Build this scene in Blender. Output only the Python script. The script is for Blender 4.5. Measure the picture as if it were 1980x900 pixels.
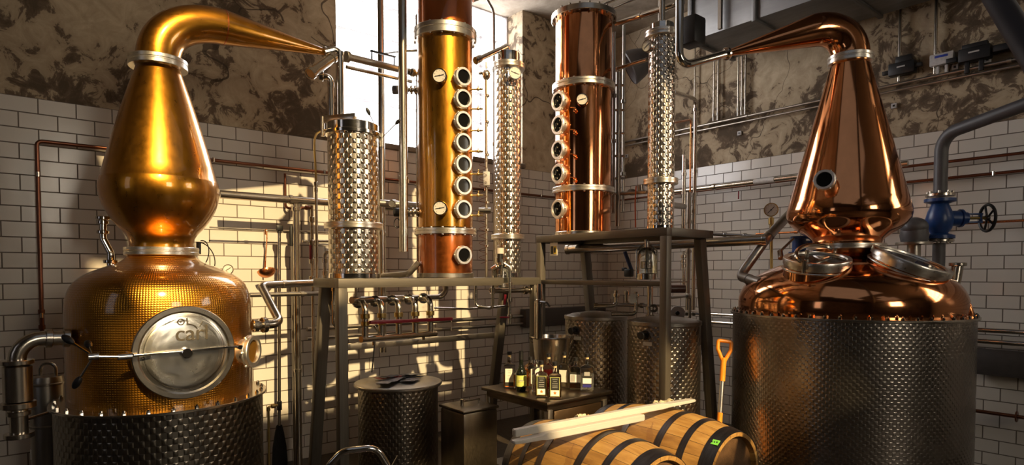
import bpy, bmesh, math, random
from math import pi, sin, cos, tan, atan2, radians, sqrt
from mathutils import Vector, Matrix
random.seed(7)
for o in list(bpy.data.objects): bpy.data.objects.remove(o)
C = bpy.context.scene.collection
SC = bpy.context.scene

# ---------------------------------------------------------------- camera, world, sun, exposure
H = 1.6                       # eye height
F = 1175.0                    # focal length in pixels of the 1980 x 900 frame
PITCH = radians(2.05)
CAM = Vector((-5.844, -5.124, H))
FW = Vector((0.6402, 0.7682, 0)); RT = Vector((0.7682, -0.6402, 0))
cd = bpy.data.cameras.new('camera'); cam = bpy.data.objects.new('camera', cd); C.objects.link(cam)
cam.location = CAM
cam.rotation_euler = (pi / 2 - PITCH, 0, -atan2(0.6402, 0.7682))
cd.sensor_width = 36; cd.lens = F / 1980 * 36; cd.shift_y = 120 / 1980
cd.clip_start = 0.05; cd.clip_end = 200
SC.camera = cam

SC.view_settings.view_transform = 'Standard'
SC.view_settings.look = 'None'
SC.view_settings.gamma = 1
SC.view_settings.use_curve_mapping = False
SC.view_settings.exposure = 0.0

w = bpy.data.worlds.new('world'); SC.world = w; w.use_nodes = True
bg = w.node_tree.nodes['Background']
bg.inputs['Color'].default_value = (0.80, 0.86, 1.0, 1)
bg.inputs['Strength'].default_value = 0.20

SUN_DIR = Vector((0.20, 1.0, -0.67)).normalized()      # way the sunlight travels
sd = bpy.data.lights.new('sun', 'SUN'); sun = bpy.data.objects.new('sun', sd); C.objects.link(sun)
sd.energy = 7.0; sd.color = (1.0, 0.74, 0.38); sd.angle = radians(0.9)
sun.location = (-5, -9, 9)
sun.rotation_euler = SUN_DIR.to_track_quat('-Z', 'Y').to_euler()
WIN_E = 10.0                  # daylight strength of the big frosted window
WIN2_E = 0.8  # unseen far window, added for bright edges on the stills
WIN4_E = 11.0                  # unseen high window added behind the camera as fill
WIN3_E = 9.0                  # unseen window added in the right wall as soft fill                  # of the windows on the far sides of the room

# ---------------------------------------------------------------- helpers
def W(px, py, e=None, s=None, D=None, z=None):
    """a point of the room: pixel (1980x900) + distance from left wall e, from right wall s, depth D, or height z"""
    a = (px - 990) / F; b = (570 - py) / F
    yc = cos(PITCH) + b * sin(PITCH); zc = -sin(PITCH) + b * cos(PITCH)
    d = RT * a + FW * yc; d.z = zc
    if e is not None: t = (-e - CAM.y) / d.y
    elif s is not None: t = (-s - CAM.x) / d.x
    elif D is not None: t = D / yc
    else: t = (z - H) / d.z
    return CAM + d * t
def S(s, e, z): return Vector((-s, -e, z))

def M_to(n, at=(0, 0, 0), up=None):
    n = Vector(n).normalized()
    u = Vector(up) if up is not None else (Vector((0, 0, 1)) if abs(n.z) < 0.95 else Vector((0, 1, 0)))
    x = u.cross(n).normalized(); y = n.cross(x)
    m = Matrix((x, y, n)).transposed().to_4x4(); m.translation = Vector(at)
    return m
def T(*a): return Matrix.Translation(Vector(a if len(a) == 3 else a[0]))

def fillet(pts, r, n=6):
    pts = [Vector(p) for p in pts]
    if r <= 0 or len(pts) < 3: return pts
    out = [pts[0]]
    for i in range(1, len(pts) - 1):
        a, b, c = pts[i - 1], pts[i], pts[i + 1]
        u = a - b; v = c - b; lu, lv = u.length, v.length
        if lu < 1e-6 or lv < 1e-6: continue
        u /= lu; v /= lv
        ang = u.angle(v, pi)
        if ang > pi - 0.03: out.append(b); continue
        d = min(r / tan(ang / 2), lu * 0.48, lv * 0.48); rr = d * tan(ang / 2)
        p0 = b + u * d; p1 = b + v * d
        ctr = b + (u + v).normalized() * (rr / sin(ang / 2))
        q0 = p0 - ctr; q1 = p1 - ctr; th = q0.angle(q1, 0); ax = q0.cross(q1)
        if ax.length < 1e-9: out.append(b); continue
        ax.normalize()
        for k in range(n + 1): out.append(ctr + Matrix.Rotation(th * k / n, 3, ax) @ q0)
    out.append(pts[-1])
    return out

class MB:
    def __init__(s): s.bm = bmesh.new()
    def _q(s, vs):
        try: return s.bm.faces.new(vs)
        except ValueError: return None
    def lathe(s, prof, M=Matrix(), seg=48, a0=0, a1=2 * pi):
        full = abs(a1 - a0 - 2 * pi) < 1e-6; n = seg if full else seg + 1
        rings = []
        for r, z in prof:
            if r < 1e-6: rings.append([s.bm.verts.new(M @ Vector((0, 0, z)))])
            else: rings.append([s.bm.verts.new(M @ Vector((r * cos(a0 + (a1 - a0) * k / seg), r * sin(a0 + (a1 - a0) * k / seg), z))) for k in range(n)])
        for A, B in zip(rings, rings[1:]):
            for k in range(seg):
                k2 = (k + 1) % n
                if len(A) == 1 and len(B) == 1: continue
                if len(A) == 1: s._q([A[0], B[k2], B[k]])
                elif len(B) == 1: s._q([A[k], A[k2], B[0]])
                else: s._q([A[k], A[k2], B[k2], B[k]])
        return s
    def ring(s, r0, r1, z0, z1, M=Matrix(), seg=48, b=0.003):
        b = min(b, (r1 - r0) * .3, (z1 - z0) * .3)
        p = [(r0, z0 + b), (r0 + b, z0), (r1 - b, z0), (r1, z0 + b), (r1, z1 - b), (r1 - b, z1), (r0 + b, z1), (r0, z1 - b), (r0, z0 + b)]
        if r0 < 1e-6: p = [(0, z0), (r1 - b, z0), (r1, z0 + b), (r1, z1 - b), (r1 - b, z1), (0, z1)]
        return s.lathe(p, M, seg)
    def tube(s, pts, r, seg=12, caps=True, closed=False):
        pts = [Vector(p) for p in pts]
        q = [pts[0]]
        for p in pts[1:]:
            if (p - q[-1]).length > 1e-5: q.append(p)
        if not isinstance(r, (list, tuple)) or len(q) != len(pts):
            if isinstance(r, (list, tuple)): r = [r[min(i, len(r) - 1)] for i in range(len(q))]
            else: r = [r] * len(q)
        pts = q; n = len(pts); rings = []
        t = (pts[1] - pts[0]).normalized()
        nrm = t.orthogonal().normalized()
        for i in range(n):
            if i == 0: t2 = (pts[1] - pts[0])
            elif i == n - 1: t2 = (pts[-1] - pts[-2])
            else: t2 = (pts[i + 1] - pts[i]).normalized() + (pts[i] - pts[i - 1]).normalized()
            if closed and i in (0, n - 1): t2 = (pts[1] - pts[0]).normalized() + (pts[-1] - pts[-2]).normalized()
            t2 = t2.normalized()
            nrm = (nrm - t2 * nrm.dot(t2)); nrm = nrm.normalized() if nrm.length > 1e-6 else t2.orthogonal().normalized()
            bi = t2.cross(nrm)
            rings.append([s.bm.verts.new(pts[i] + (nrm * cos(2 * pi * k / seg) + bi * sin(2 * pi * k / seg)) * r[i]) for k in range(seg)])
        for A, B in zip(rings, rings[1:]):
            for k in range(seg): s._q([A[k], A[(k + 1) % seg], B[(k + 1) % seg], B[k]])
        if caps and not closed:
            s._q(list(reversed(rings[0]))); s._q(rings[-1])
        return s
    def box(s, c, size, M=Matrix(), bevel=0.0, rz=0.0):
        t = bmesh.new()
        bmesh.ops.create_cube(t, size=1.0)
        bmesh.ops.scale(t, vec=Vector(size), verts=t.verts)
        if bevel > 0: bmesh.ops.bevel(t, geom=list(t.edges), offset=bevel, segments=2, affect='EDGES', profile=0.5)
        MM = M @ Matrix.Translation(Vector(c)) @ Matrix.Rotation(rz, 4, 'Z')
        s.merge(t, MM); return s
    def bar(s, a, b, w, h, bevel=0.002, up=(0, 0, 1)):
        a = Vector(a); b = Vector(b); d = b - a
        m = M_to(d, (a + b) / 2, up=up if abs(d.normalized().dot(Vector(up))) < 0.98 else (0, 1, 0))
        return s.box((0, 0, 0), (w, h, d.length), m, bevel)
    def prism(s, poly, h, M=Matrix(), bevel=0.0):
        t = bmesh.new()
        vs = [t.verts.new((x, y, 0)) for x, y in poly]; f = t.faces.new(vs)
        r = bmesh.ops.extrude_face_region(t, geom=[f])
        bmesh.ops.translate(t, vec=(0, 0, h), verts=[v for v in r['geom'] if isinstance(v, bmesh.types.BMVert)])
        bmesh.ops.recalc_face_normals(t, faces=t.faces)
        if bevel > 0: bmesh.ops.bevel(t, geom=list(t.edges), offset=bevel, segments=2, affect='EDGES', profile=0.5)
        s.merge(t, M); return s
    def ball(s, c, r, M=Matrix(), sc=(1, 1, 1), seg=16):
        t = bmesh.new(); bmesh.ops.create_uvsphere(t, u_segments=seg, v_segments=max(6, seg // 2), radius=r)
        bmesh.ops.scale(t, vec=Vector(sc), verts=t.verts)
        s.merge(t, M @ Matrix.Translation(Vector(c))); return s
    def hexa(s, M, r, h):
        return s.prism([(r * cos(k * pi / 3), r * sin(k * pi / 3)) for k in range(6)], h, M)
    def merge(s, t, M=Matrix()):
        mp = {v: s.bm.verts.new(M @ v.co) for v in t.verts}
        for f in t.faces: s._q([mp[v] for v in f.verts])
        t.free()
    def build(s, name, mat, parent=None, sharp=32, recalc=True, origin=None):
        if recalc: bmesh.ops.recalc_face_normals(s.bm, faces=s.bm.faces)
        o0 = Vector((0, 0, 0))
        if parent is not None:
            q = parent
            while q.parent: q = q.parent
            o0 = Vector(q.location)
        elif origin is not None: o0 = Vector(origin)
        elif len(s.bm.verts):
            xs = [v.co for v in s.bm.verts]
            o0 = Vector(((min(v.x for v in xs) + max(v.x for v in xs)) / 2, (min(v.y for v in xs) + max(v.y for v in xs)) / 2, min(v.z for v in xs)))
        bmesh.ops.translate(s.bm, vec=-o0, verts=s.bm.verts)
        me = bpy.data.meshes.new(name); s.bm.to_mesh(me); s.bm.free()
        me.polygons.foreach_set('use_smooth', [True] * len(me.polygons))
        me.set_sharp_from_angle(angle=radians(sharp))
        o = bpy.data.objects.new(name, me); C.objects.link(o)
        if mat: me.materials.append(mat)
        if parent is not None: o.parent = parent
        else: o.location = o0
        return o

def thing(name, label, cat, loc, group=None):
    o = bpy.data.objects.new(name, None); C.objects.link(o); o.location = loc
    o.empty_display_size = 0.1
    o['label'] = label; o['category'] = cat
    if group: o['group'] = group
    return o
def tag(o, label, cat, group=None):
    o['label'] = label; o['category'] = cat
    if group: o['group'] = group
    return o
def struct(o): o['kind'] = 'structure'; return o
def copy_tree(src, delta, label=None, group=None):
    c = src.copy(); C.objects.link(c); c.location = Vector(src.location) + Vector(delta)
    if label: c['label'] = label
    if group: c['group'] = group
    for ch in list(src.children):
        d = ch.copy(); C.objects.link(d); d.parent = c
        for g in ch.children:
            k = g.copy(); C.objects.link(k); k.parent = d
    return c

# ---------------------------------------------------------------- materials
class NT:
    def __init__(s, name):
        s.m = bpy.data.materials.new(name); s.m.use_nodes = True; s.t = s.m.node_tree
        s.b = s.t.nodes['Principled BSDF']; s.o = s.t.nodes['Material Output']
    def n(s, typ, **kw):
        x = s.t.nodes.new(typ)
        for k, v in kw.items():
            if k.startswith('i_'): x.inputs[k[2:].replace('_', ' ')].default_value = v
            else: setattr(x, k, v)
        return x
    def l(s, a, b): s.t.links.new(a, b)
    def math(s, op, a, b=None, c=None):
        x = s.t.nodes.new('ShaderNodeMath'); x.operation = op
        for i, v in enumerate((a, b, c)):
            if v is None: continue
            if isinstance(v, (int, float)): x.inputs[i].default_value = v
            else: s.l(v, x.inputs[i])
        return x.outputs[0]
    def ramp(s, fac, stops):
        r = s.t.nodes.new('ShaderNodeValToRGB'); s.l(fac, r.inputs[0])
        e = r.color_ramp.elements
        e[0].position, e[0].color = stops[0][0], (*stops[0][1], 1)
        e[1].position, e[1].color = stops[1][0], (*stops[1][1], 1)
        for p, c in stops[2:]:
            q = e.new(p); q.color = (*c, 1)
        return r.outputs[0]
    def noise(s, scale, detail=4, rough=.55, vec=None, dist=0.0):
        x = s.t.nodes.new('ShaderNodeTexNoise'); x.inputs['Scale'].default_value = scale
        x.inputs['Detail'].default_value = detail; x.inputs['Roughness'].default_value = rough; x.inputs['Distortion'].default_value = dist
        if vec is not None: s.l(vec, x.inputs['Vector'])
        return x.outputs['Fac']
    def obj(s):
        return s.t.nodes.new('ShaderNodeTexCoord').outputs['Object']
    def sep(s, v):
        x = s.t.nodes.new('ShaderNodeSeparateXYZ'); s.l(v, x.inputs[0]); return x.outputs
    def comb(s, x, y, z=0.0):
        c = s.t.nodes.new('ShaderNodeCombineXYZ')
        for i, v in enumerate((x, y, z)):
            if isinstance(v, (int, float)): c.inputs[i].default_value = v
            else: s.l(v, c.inputs[i])
        return c.outputs[0]
    def mix(s, f, a, b):
        x = s.t.nodes.new('ShaderNodeMix'); x.data_type = 'RGBA'
        if isinstance(f, (int, float)): x.inputs[0].default_value = f
        else: s.l(f, x.inputs[0])
        for i, v in ((6, a), (7, b)):
            if isinstance(v, tuple): x.inputs[i].default_value = (*v, 1)
            else: s.l(v, x.inputs[i])
        return x.outputs[2]
    def bump(s, h, dist, strength=1.0):
        b = s.t.nodes.new('ShaderNodeBump'); b.inputs['Distance'].default_value = dist; b.inputs['Strength'].default_value = strength
        s.l(h, b.inputs['Height']); s.l(b.outputs[0], s.b.inputs['Normal']); return b
    def set(s, **kw):
        for k, v in kw.items():
            i = s.b.inputs[{'base': 'Base Color', 'metal': 'Metallic', 'rough': 'Roughness', 'spec': 'Specular IOR Level', 'trans': 'Transmission Weight', 'ior': 'IOR', 'coat': 'Coat Weight', 'alpha': 'Alpha', 'em': 'Emission Color', 'es': 'Emission Strength'}[k]]
            if isinstance(v, tuple): i.default_value = (*v, 1)
            elif isinstance(v, (int, float)): i.default_value = v
            else: s.l(v, i)
        return s

def simple(name, base, rough=.5, metal=0.0, var=0.12, vs=8.0, bump=0.0, **kw):
    """colour slightly broken up by noise, with matching roughness variation"""
    t = NT(name); nz = t.noise(vs, 4)
    lo = tuple(max(0, c * (1 - var)) for c in base); hi = tuple(min(1, c * (1 + var)) for c in base)
    t.set(base=t.ramp(nz, [(.3, lo), (.7, hi)]), metal=metal, **kw)
    t.set(rough=t.math('MULTIPLY_ADD', nz, rough * .5, rough * .75))
    if bump: t.bump(t.noise(vs * 8, 3), bump)
    return t.m

def metal_mat(name, base, rough, var=.1, smudge=.5, vs=5.0, coat=0.0):
    t = NT(name); nz = t.noise(vs, 5, .6); n2 = t.noise(vs * 6, 3)
    lo = tuple(c * (1 - var) for c in base); hi = tuple(min(1, c * (1 + var)) for c in base)
    t.set(base=t.ramp(nz, [(.3, lo), (.7, hi)]), metal=1.0, rough=t.math('MULTIPLY_ADD', n2, rough * smudge, rough * (1 - smudge * .5)))
    if coat: t.set(coat=coat); t.b.inputs['Coat Roughness'].default_value = .06
    return t.m

def emboss_mat(name, base, rough, R, pitch, depth, grid='diamond', aspect=1.0, var=.1):
    """worked sheet metal wrapped round the object's own upright axis"""
    t = NT(name); c = t.sep(t.obj())
    n = max(3, round(2 * pi * R / pitch))
    ang = t.math('ARCTAN2', c[1], c[0])
    u = t.math('MULTIPLY', ang, n / 2.0); v = t.math('MULTIPLY', c[2], pi / (pitch * aspect))
    if grid == 'diamond':        # staggered domes
        h = t.math('MULTIPLY', t.math('SINE', t.math('MULTIPLY', u, 2.0)), t.math('SINE', t.math('MULTIPLY', v, 2.0)))
        h = t.math('POWER', t.math('MAXIMUM', h, 0.0), 0.6)
    elif grid == 'scale':        # overlapping crescents
        a = t.math('SINE', t.math('MULTIPLY', u, 2.0)); 
        vv = t.math('MULTIPLY_ADD', t.math('ABSOLUTE', t.math('SINE', u)), 1.3, t.math('MULTIPLY', v, 2.0))
        h = t.math('FRACT', t.math('DIVIDE', vv, pi))
    else:                        # square hammered grid
        h = t.math('ABSOLUTE', t.math('MULTIPLY', t.math('SINE', u), t.math('SINE', v)))
    nz = t.noise(4, 4)
    lo = tuple(q * (1 - var) for q in base); hi = tuple(min(1, q * (1 + var)) for q in base)
    t.set(base=t.ramp(nz, [(.3, lo), (.7, hi)]), metal=1.0, rough=t.math('MULTIPLY_ADD', t.noise(6, 2), rough * .3, rough * .85))
    t.bump(h, depth)
    return t.m

STEEL = metal_mat('brushed_steel', (.56, .50, .42), .24)
STEEL_D = metal_mat('dull_steel', (.40, .36, .31), .36)
STEEL_P = metal_mat('polished_steel', (.70, .66, .60), .12)
FRAME = simple('satin_frame_steel', (.135, .115, .09), .48, metal=.5)
STEEL_C = metal_mat('satin_clamp_steel', (.80, .74, .65), .30)
COPPER = metal_mat('polished_copper', (.80, .335, .14), .10, var=.12)
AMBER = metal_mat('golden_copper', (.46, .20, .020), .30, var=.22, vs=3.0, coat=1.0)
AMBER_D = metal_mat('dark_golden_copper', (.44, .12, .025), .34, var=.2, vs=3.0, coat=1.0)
CU_PIPE = metal_mat('tarnished_copper_pipe', (.22, .09, .055), .35, var=.3, vs=12)
CU_BRIGHT = metal_mat('orange_copper_pipe', (.75, .30, .12), .25)
BRASS = metal_mat('aged_brass', (.58, .42, .16), .3)
BLACK = simple('black_plastic', (.010, .009, .009), .45)
BLACKM = simple('black_cloth', (.012, .011, .011), .9)
RUBBER = simple('black_rubber', (.03, .03, .03), .6)
WHITE_P = simple('white_plastic', (.62, .57, .50), .45, var=.05)
DIAL = simple('gauge_dial_white', (.60, .56, .50), .35, var=.03)
PANE_D = simple('dark_sight_glass', (.006, .006, .006), .04, spec=.25)
STEEL_B = metal_mat('bright_bead_steel', (.86, .82, .76), .42)
RED = simple('red_plastic_grip', (.26, .008, .02), .4)
ORANGE = simple('orange_plastic', (1.0, .30, .02), .35)
BLUE = simple('blue_paint', (.012, .045, .17), .35)
GREY_P = simple('grey_paint', (.085, .08, .082), .5)
GREY_L = simple('light_grey_plastic', (.45, .43, .42), .5)
PAPER = simple('paper_label', (.72, .68, .60), .6, var=.04)
GALV = metal_mat('galvanised_sheet', (.20, .195, .19), .5, var=.2, vs=3)
# ================================================================ the room
XL, YN, ZC = -9.6, -10.2, 4.48          # far ends of the room, ceiling height
TILE_TOP = 2.752
def wall_mat(name, axis, phase, lift=0.0, crk=.0045):
    t = NT(name); o = t.obj(); c = t.sep(o)
    hor = t.math('ADD', c[axis], phase)
    vec = t.comb(hor, t.math('ADD', c[2], 50 * .102 * 2 - TILE_TOP), 0.0)
    br = t.t.nodes.new('ShaderNodeTexBrick'); t.l(vec, br.inputs['Vector'])
    br.inputs['Scale'].default_value = 1.0; br.inputs['Brick Width'].default_value = .206; br.inputs['Row Height'].default_value = .102
    br.inputs['Mortar Size'].default_value = .0040; br.inputs['Mortar Smooth'].default_value = .15
    br.inputs['Color1'].default_value = (.62, .575, .51, 1); br.inputs['Color2'].default_value = (.665, .62, .56, 1); br.inputs['Mortar'].default_value = (.085, .065, .05, 1)
    br.inputs['Bias'].default_value = 0.0
    grime = t.noise(1.1, 6, .6, o)
    tile = t.mix(t.math('MULTIPLY', grime, .35), br.outputs['Color'], (.42, .35, .27))
    # old plaster: pale skin flaking off a brown render
    n1 = t.noise(1.5, 9, .62, o, .5); n2 = t.noise(6.5, 9, .68, o, .9); n3 = t.noise(.6, 3, .5, o)
    mm = t.math('ADD', t.math('MULTIPLY', n1, .45), t.math('MULTIPLY', n2, .55))
    mm = t.math('ADD', mm, t.math('MULTIPLY', t.math('SUBTRACT', n3, .5), .30))
    mm = t.math('ADD', mm, t.math('MULTIPLY', t.math('SUBTRACT', c[2], 3.55), lift))
    pl = t.ramp(mm, [(.40, (.085, .058, .034)), (.455, (.15, .105, .066)), (.475, (.37, .285, .185)), (.60, (.50, .40, .27)), (.72, (.60, .50, .36))])
    dv = t.t.nodes.new('ShaderNodeVectorMath'); dv.operation = 'MULTIPLY_ADD'
    nn = t.t.nodes.new('ShaderNodeTexNoise'); nn.inputs['Scale'].default_value = 2.2; t.l(o, nn.inputs['Vector']); t.l(nn.outputs['Color'], dv.inputs[0])
    dv.inputs[1].default_value = (.55, .55, .55); t.l(o, dv.inputs[2])
    vo = t.t.nodes.new('ShaderNodeTexVoronoi'); vo.feature = 'DISTANCE_TO_EDGE'; vo.inputs['Scale'].default_value = .75; t.l(dv.outputs[0], vo.inputs['Vector'])
    crack = t.math('LESS_THAN', vo.outputs['Distance'], crk)
    crack = t.math('MULTIPLY', crack, t.math('GREATER_THAN', n3, .44))
    pl = t.mix(t.math('MULTIPLY', crack, .8), pl, (.05, .033, .02))
    up = t.math('GREATER_THAN', c[2], TILE_TOP)
    t.set(base=t.mix(up, tile, pl))
    rg = t.math('MULTIPLY_ADD', grime, .16, .10)
    rg = t.math('ADD', rg, t.math('MULTIPLY', br.outputs['Fac'], .5))
    rm = t.math('ADD', t.math('MULTIPLY', t.math('SUBTRACT', 1.0, up), rg), t.math('MULTIPLY', up, .9))
    t.set(rough=rm)
    ht = t.math('ADD', t.math('MULTIPLY', t.math('SUBTRACT', 1.0, br.outputs['Fac']), 1.0), t.math('MULTIPLY', t.noise(9, 2, .5, o), .25))
    hp = t.math('MULTIPLY_ADD', mm, 3.0, t.math('MULTIPLY', crack, -1.2))
    hh = t.math('ADD', t.math('MULTIPLY', t.math('SUBTRACT', 1.0, up), ht), t.math('MULTIPLY', up, hp))
    t.bump(hh, .004)
    return t.m
def plain_plaster(name, lo, hi, split=None):
    t = NT(name); o = t.obj(); m = t.noise(1.8, 9, .65, o, .4)
    base = t.ramp(m, [(.38, lo), (.62, hi)])
    if split is not None: base = t.mix(t.math('LESS_THAN', t.sep(o)[1], split), base, (.035, .026, .018))   # unseen part of the ceiling darkened to deepen the copper's reflections
    t.set(base=base, rough=.9); t.bump(t.noise(14, 8, .7, o), .006); return t.m
WALL_L = wall_mat('tiled_wall_left', 0, 5.681 + .103 + .075)
WALL_R = wall_mat('tiled_wall_right', 1, .05, .11, .0018)
DARKWALL = plain_plaster('dark_far_plaster', (.02, .014, .009), (.06, .045, .03))
CEIL = plain_plaster('board_marked_concrete', (.22, .175, .125), (.42, .35, .27), -2.9)
def floor_mat():
    t = NT('dark_concrete_floor'); o = t.obj(); m = t.noise(1.3, 8, .6, o)
    t.set(base=t.ramp(m, [(.35, (.035, .026, .018)), (.65, (.085, .065, .045))]), rough=t.math('MULTIPLY_ADD', m, .5, .2)); t.bump(t.noise(20, 5, .6, o), .003); return t.m
FLOOR = floor_mat()

WS0, WS1, WZ0 = 1.424, 3.575, 2.79       # window opening in the left wall (distance from the corner)
b = MB()
T_ = .30
b.box(((XL) / 2, T_ / 2, WZ0 / 2), (-XL, T_, WZ0))
b.box((-WS0 / 2 + .0, T_ / 2, (WZ0 + ZC) / 2), (WS0, T_, ZC - WZ0))
b.box(((XL - WS1) / 2, T_ / 2, (WZ0 + ZC) / 2), (-XL - WS1, T_, ZC - WZ0))
o = struct(b.build('wall_left', WALL_L, origin=(0, 0, 0)))
RW = (-8.1, -5.7, 2.5, 4.2)              # added out-of-frame window, soft fill for the left wall
b = MB()
for y0, y1, z0, z1 in ((RW[1], .3, 0, ZC), (YN - .0, RW[0], 0, ZC), (RW[0], RW[1], 0, RW[2]), (RW[0], RW[1], RW[3], ZC)): b.box((T_ / 2, (y0 + y1) / 2, (z0 + z1) / 2), (T_, y1 - y0, z1 - z0))
struct(b.build('wall_right', WALL_R, origin=(0, 0, 0)))
# floor and ceiling (two unseen openings in it, shaped to steer the sun)
b = MB(); b.box((XL / 2, YN / 2, -.1), (-XL + .6, -YN + .6, .2)); struct(b.build('floor', FLOOR, origin=(0, 0, 0)))
b = MB()
def slab_with_holes(mb, x0, x1, y0, y1, z0, z1, holes):
    xs = sorted({x0, x1, *[h[0] for h in holes], *[h[1] for h in holes]}); ys = sorted({y0, y1, *[h[2] for h in holes], *[h[3] for h in holes]})
    for xa, xb in zip(xs, xs[1:]):
        for ya, yb in zip(ys, ys[1:]):
            cx, cy = (xa + xb) / 2, (ya + yb) / 2
            if any(h[0] < cx < h[1] and h[2] < cy < h[3] for h in holes): continue
            mb.box((cx, cy, (z0 + z1) / 2), (xb - xa, yb - ya, z1 - z0))
ROOFS = [(-5.95, -2.75, -6.15, -3.05), (-6.25, -5.95, -6.15, -4.2), (-6.45, -5.65, -6.95, -6.15), (-4.95, -3.02, -9.25, -7.75), (-4.25, -3.5, -7.75, -6.95)]  # notches added to aim sun at the lid, barrels, spade and bottles
slab_with_holes(b, XL - .3, .3, YN - .3, .3, ZC, ZC + .06, ROOFS)
struct(b.build('ceiling', CEIL, origin=(0, 0, 0)))
# far walls, with unseen windows added for fill and reflections
def window_wall(name, axis, at, lo, hi, openings, out):
    mb = MB(); zs = sorted({0, ZC, *[q for h in openings for q in h[2:]]}); us = sorted({lo, hi, *[q for h in openings for q in h[:2]]})
    for ua, ub in zip(us, us[1:]):
        for za, zb in zip(zs, zs[1:]):
            cu, cz = (ua + ub) / 2, (za + zb) / 2
            if any(h[0] < cu < h[1] and h[2] < cz < h[3] for h in openings): continue
            if axis == 'x': mb.box((at + out * .15, cu, cz), (.3, ub - ua, zb - za))
            else: mb.box((cu, at + out * .15, cz), (ub - ua, .3, zb - za))
    return struct(mb.build(name, DARKWALL, origin=(0, 0, 0)))
W2 = [(-3.2, -2.3, 1.5, 4.1)]
W3 = [(-5.1, -3.5, 2.3, 4.2)]
window_wall('wall_far', 'x', XL, YN, 0, W2, -1)
window_wall('wall_near', 'y', YN, XL, 0, W3, -1)
def emis(name, col, e):
    t = NT(name); nz = t.noise(.8, 3)
    t.set(base=(.8, .8, .8), rough=.4, em=t.ramp(nz, [(.3, tuple(c * .9 for c in col)), (.7, col)]), es=e); return t.m
GLASS_L = emis('frosted_daylit_glass', (.97, .97, 1.0), WIN_E)
GLASS_R = emis('added_side_glass', (1.0, .90, .74), WIN3_E)
GLASS_F = emis('added_far_glass', (.82, .86, 1.0), WIN2_E)
BARM = simple('pale_window_bar', (.80, .78, .80), .5, trans=.3)  # lightened and made translucent to imitate bloom around the bars
# the big window: frosted daylit pane set back in the wall, thin glazing bars paled for bloom
wn = thing('window_1', '', '', S((WS0 + WS1) / 2, 0, WZ0)); del wn['label'], wn['category']; struct(wn)
b = MB(); b.box((-(WS0 + WS1) / 2, .292, (WZ0 + ZC) / 2), (WS1 - WS0, .008, ZC - WZ0)); b.build('pane', GLASS_L, wn)
b = MB()
k = WZ0 + .14
while k < ZC: b.box((-(WS0 + WS1) / 2, .272, k), (WS1 - WS0, .022, .034), bevel=.003); k += .31
for x in (WS0 + .02, WS1 - .02, ): b.box((-x, .27, (WZ0 + ZC) / 2), (.04, .03, ZC - WZ0), bevel=.003)
for x in (WS0 + .37, WS1 - .56): b.box((-x, .277, (WZ0 + ZC) / 2), (.012, .012, ZC - WZ0))
b.box((-(WS0 + WS1) / 2, .27, WZ0 + .02), (WS1 - WS0, .035, .04), bevel=.003)
b.build('glazing_bars', BARM, wn)
SILL = plain_plaster('crumbling_sill', (.10, .075, .05), (.34, .28, .21))
b = MB(); b.box((-(WS0 + WS1) / 2, .11, WZ0 - .012), (WS1 - WS0 + .06, .28, .05), bevel=.012); b.build('window_sill', SILL, wn)
for i, (x0, x1, y0, y1) in enumerate([(XL - .27, XL - .25, h[0], h[1]) for h in W2]):  # added far window, there for highlights on the metal
    b = MB(); b.box(((x0 + x1) / 2, (y0 + y1) / 2, 2.8), (.02, y1 - y0, 2.6)); q = struct(b.build('window_%d' % (i + 2), GLASS_F, origin=(x0, (y0 + y1) / 2, 1.5)))
    b = MB(); 
    for k in (.33, .66): b.box((x0 + .05, y0 + (y1 - y0) * k, 2.8), (.03, .04, 2.6))
    for k in (.25, .5, .75): b.box((x0 + .05, (y0 + y1) / 2, 1.5 + 2.6 * k), (.03, y1 - y0, .04))
    mo = b.build('window_bars', BARM, q)
b = MB(); b.box((.26, (RW[0] + RW[1]) / 2, (RW[2] + RW[3]) / 2), (.02, RW[1] - RW[0], RW[3] - RW[2])); q = struct(b.build('window_3', GLASS_R, origin=(.26, (RW[0] + RW[1]) / 2, RW[2])))  # added glowing pane that brightens the left wall
b = MB()
for k in (.25, .5, .75): b.box((.23, RW[0] + (RW[1] - RW[0]) * k, (RW[2] + RW[3]) / 2), (.03, .04, RW[3] - RW[2])); b.box((.23, (RW[0] + RW[1]) / 2, RW[2] + (RW[3] - RW[2]) * k), (.03, RW[1] - RW[0], .04))
b.build('window_bars', BARM, q)
GLASS_N = emis('added_rear_glass', (1.0, .88, .70), WIN4_E)
h = W3[0]
b = MB(); b.box(((h[0] + h[1]) / 2, YN - .26, (h[2] + h[3]) / 2), (h[1] - h[0], .02, h[3] - h[2])); q = struct(b.build('window_4', GLASS_N, origin=((h[0] + h[1]) / 2, YN - .26, h[2])))  # added glowing pane, frontal fill for left wall and bottles
b = MB()
for k in (.33, .66): b.box((h[0] + (h[1] - h[0]) * k, YN - .22, (h[2] + h[3]) / 2), (.04, .03, h[3] - h[2])); b.box(((h[0] + h[1]) / 2, YN - .22, h[2] + (h[3] - h[2]) * k), (h[1] - h[0], .03, .04))
b.build('window_bars', DARKWALL, q)
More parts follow.
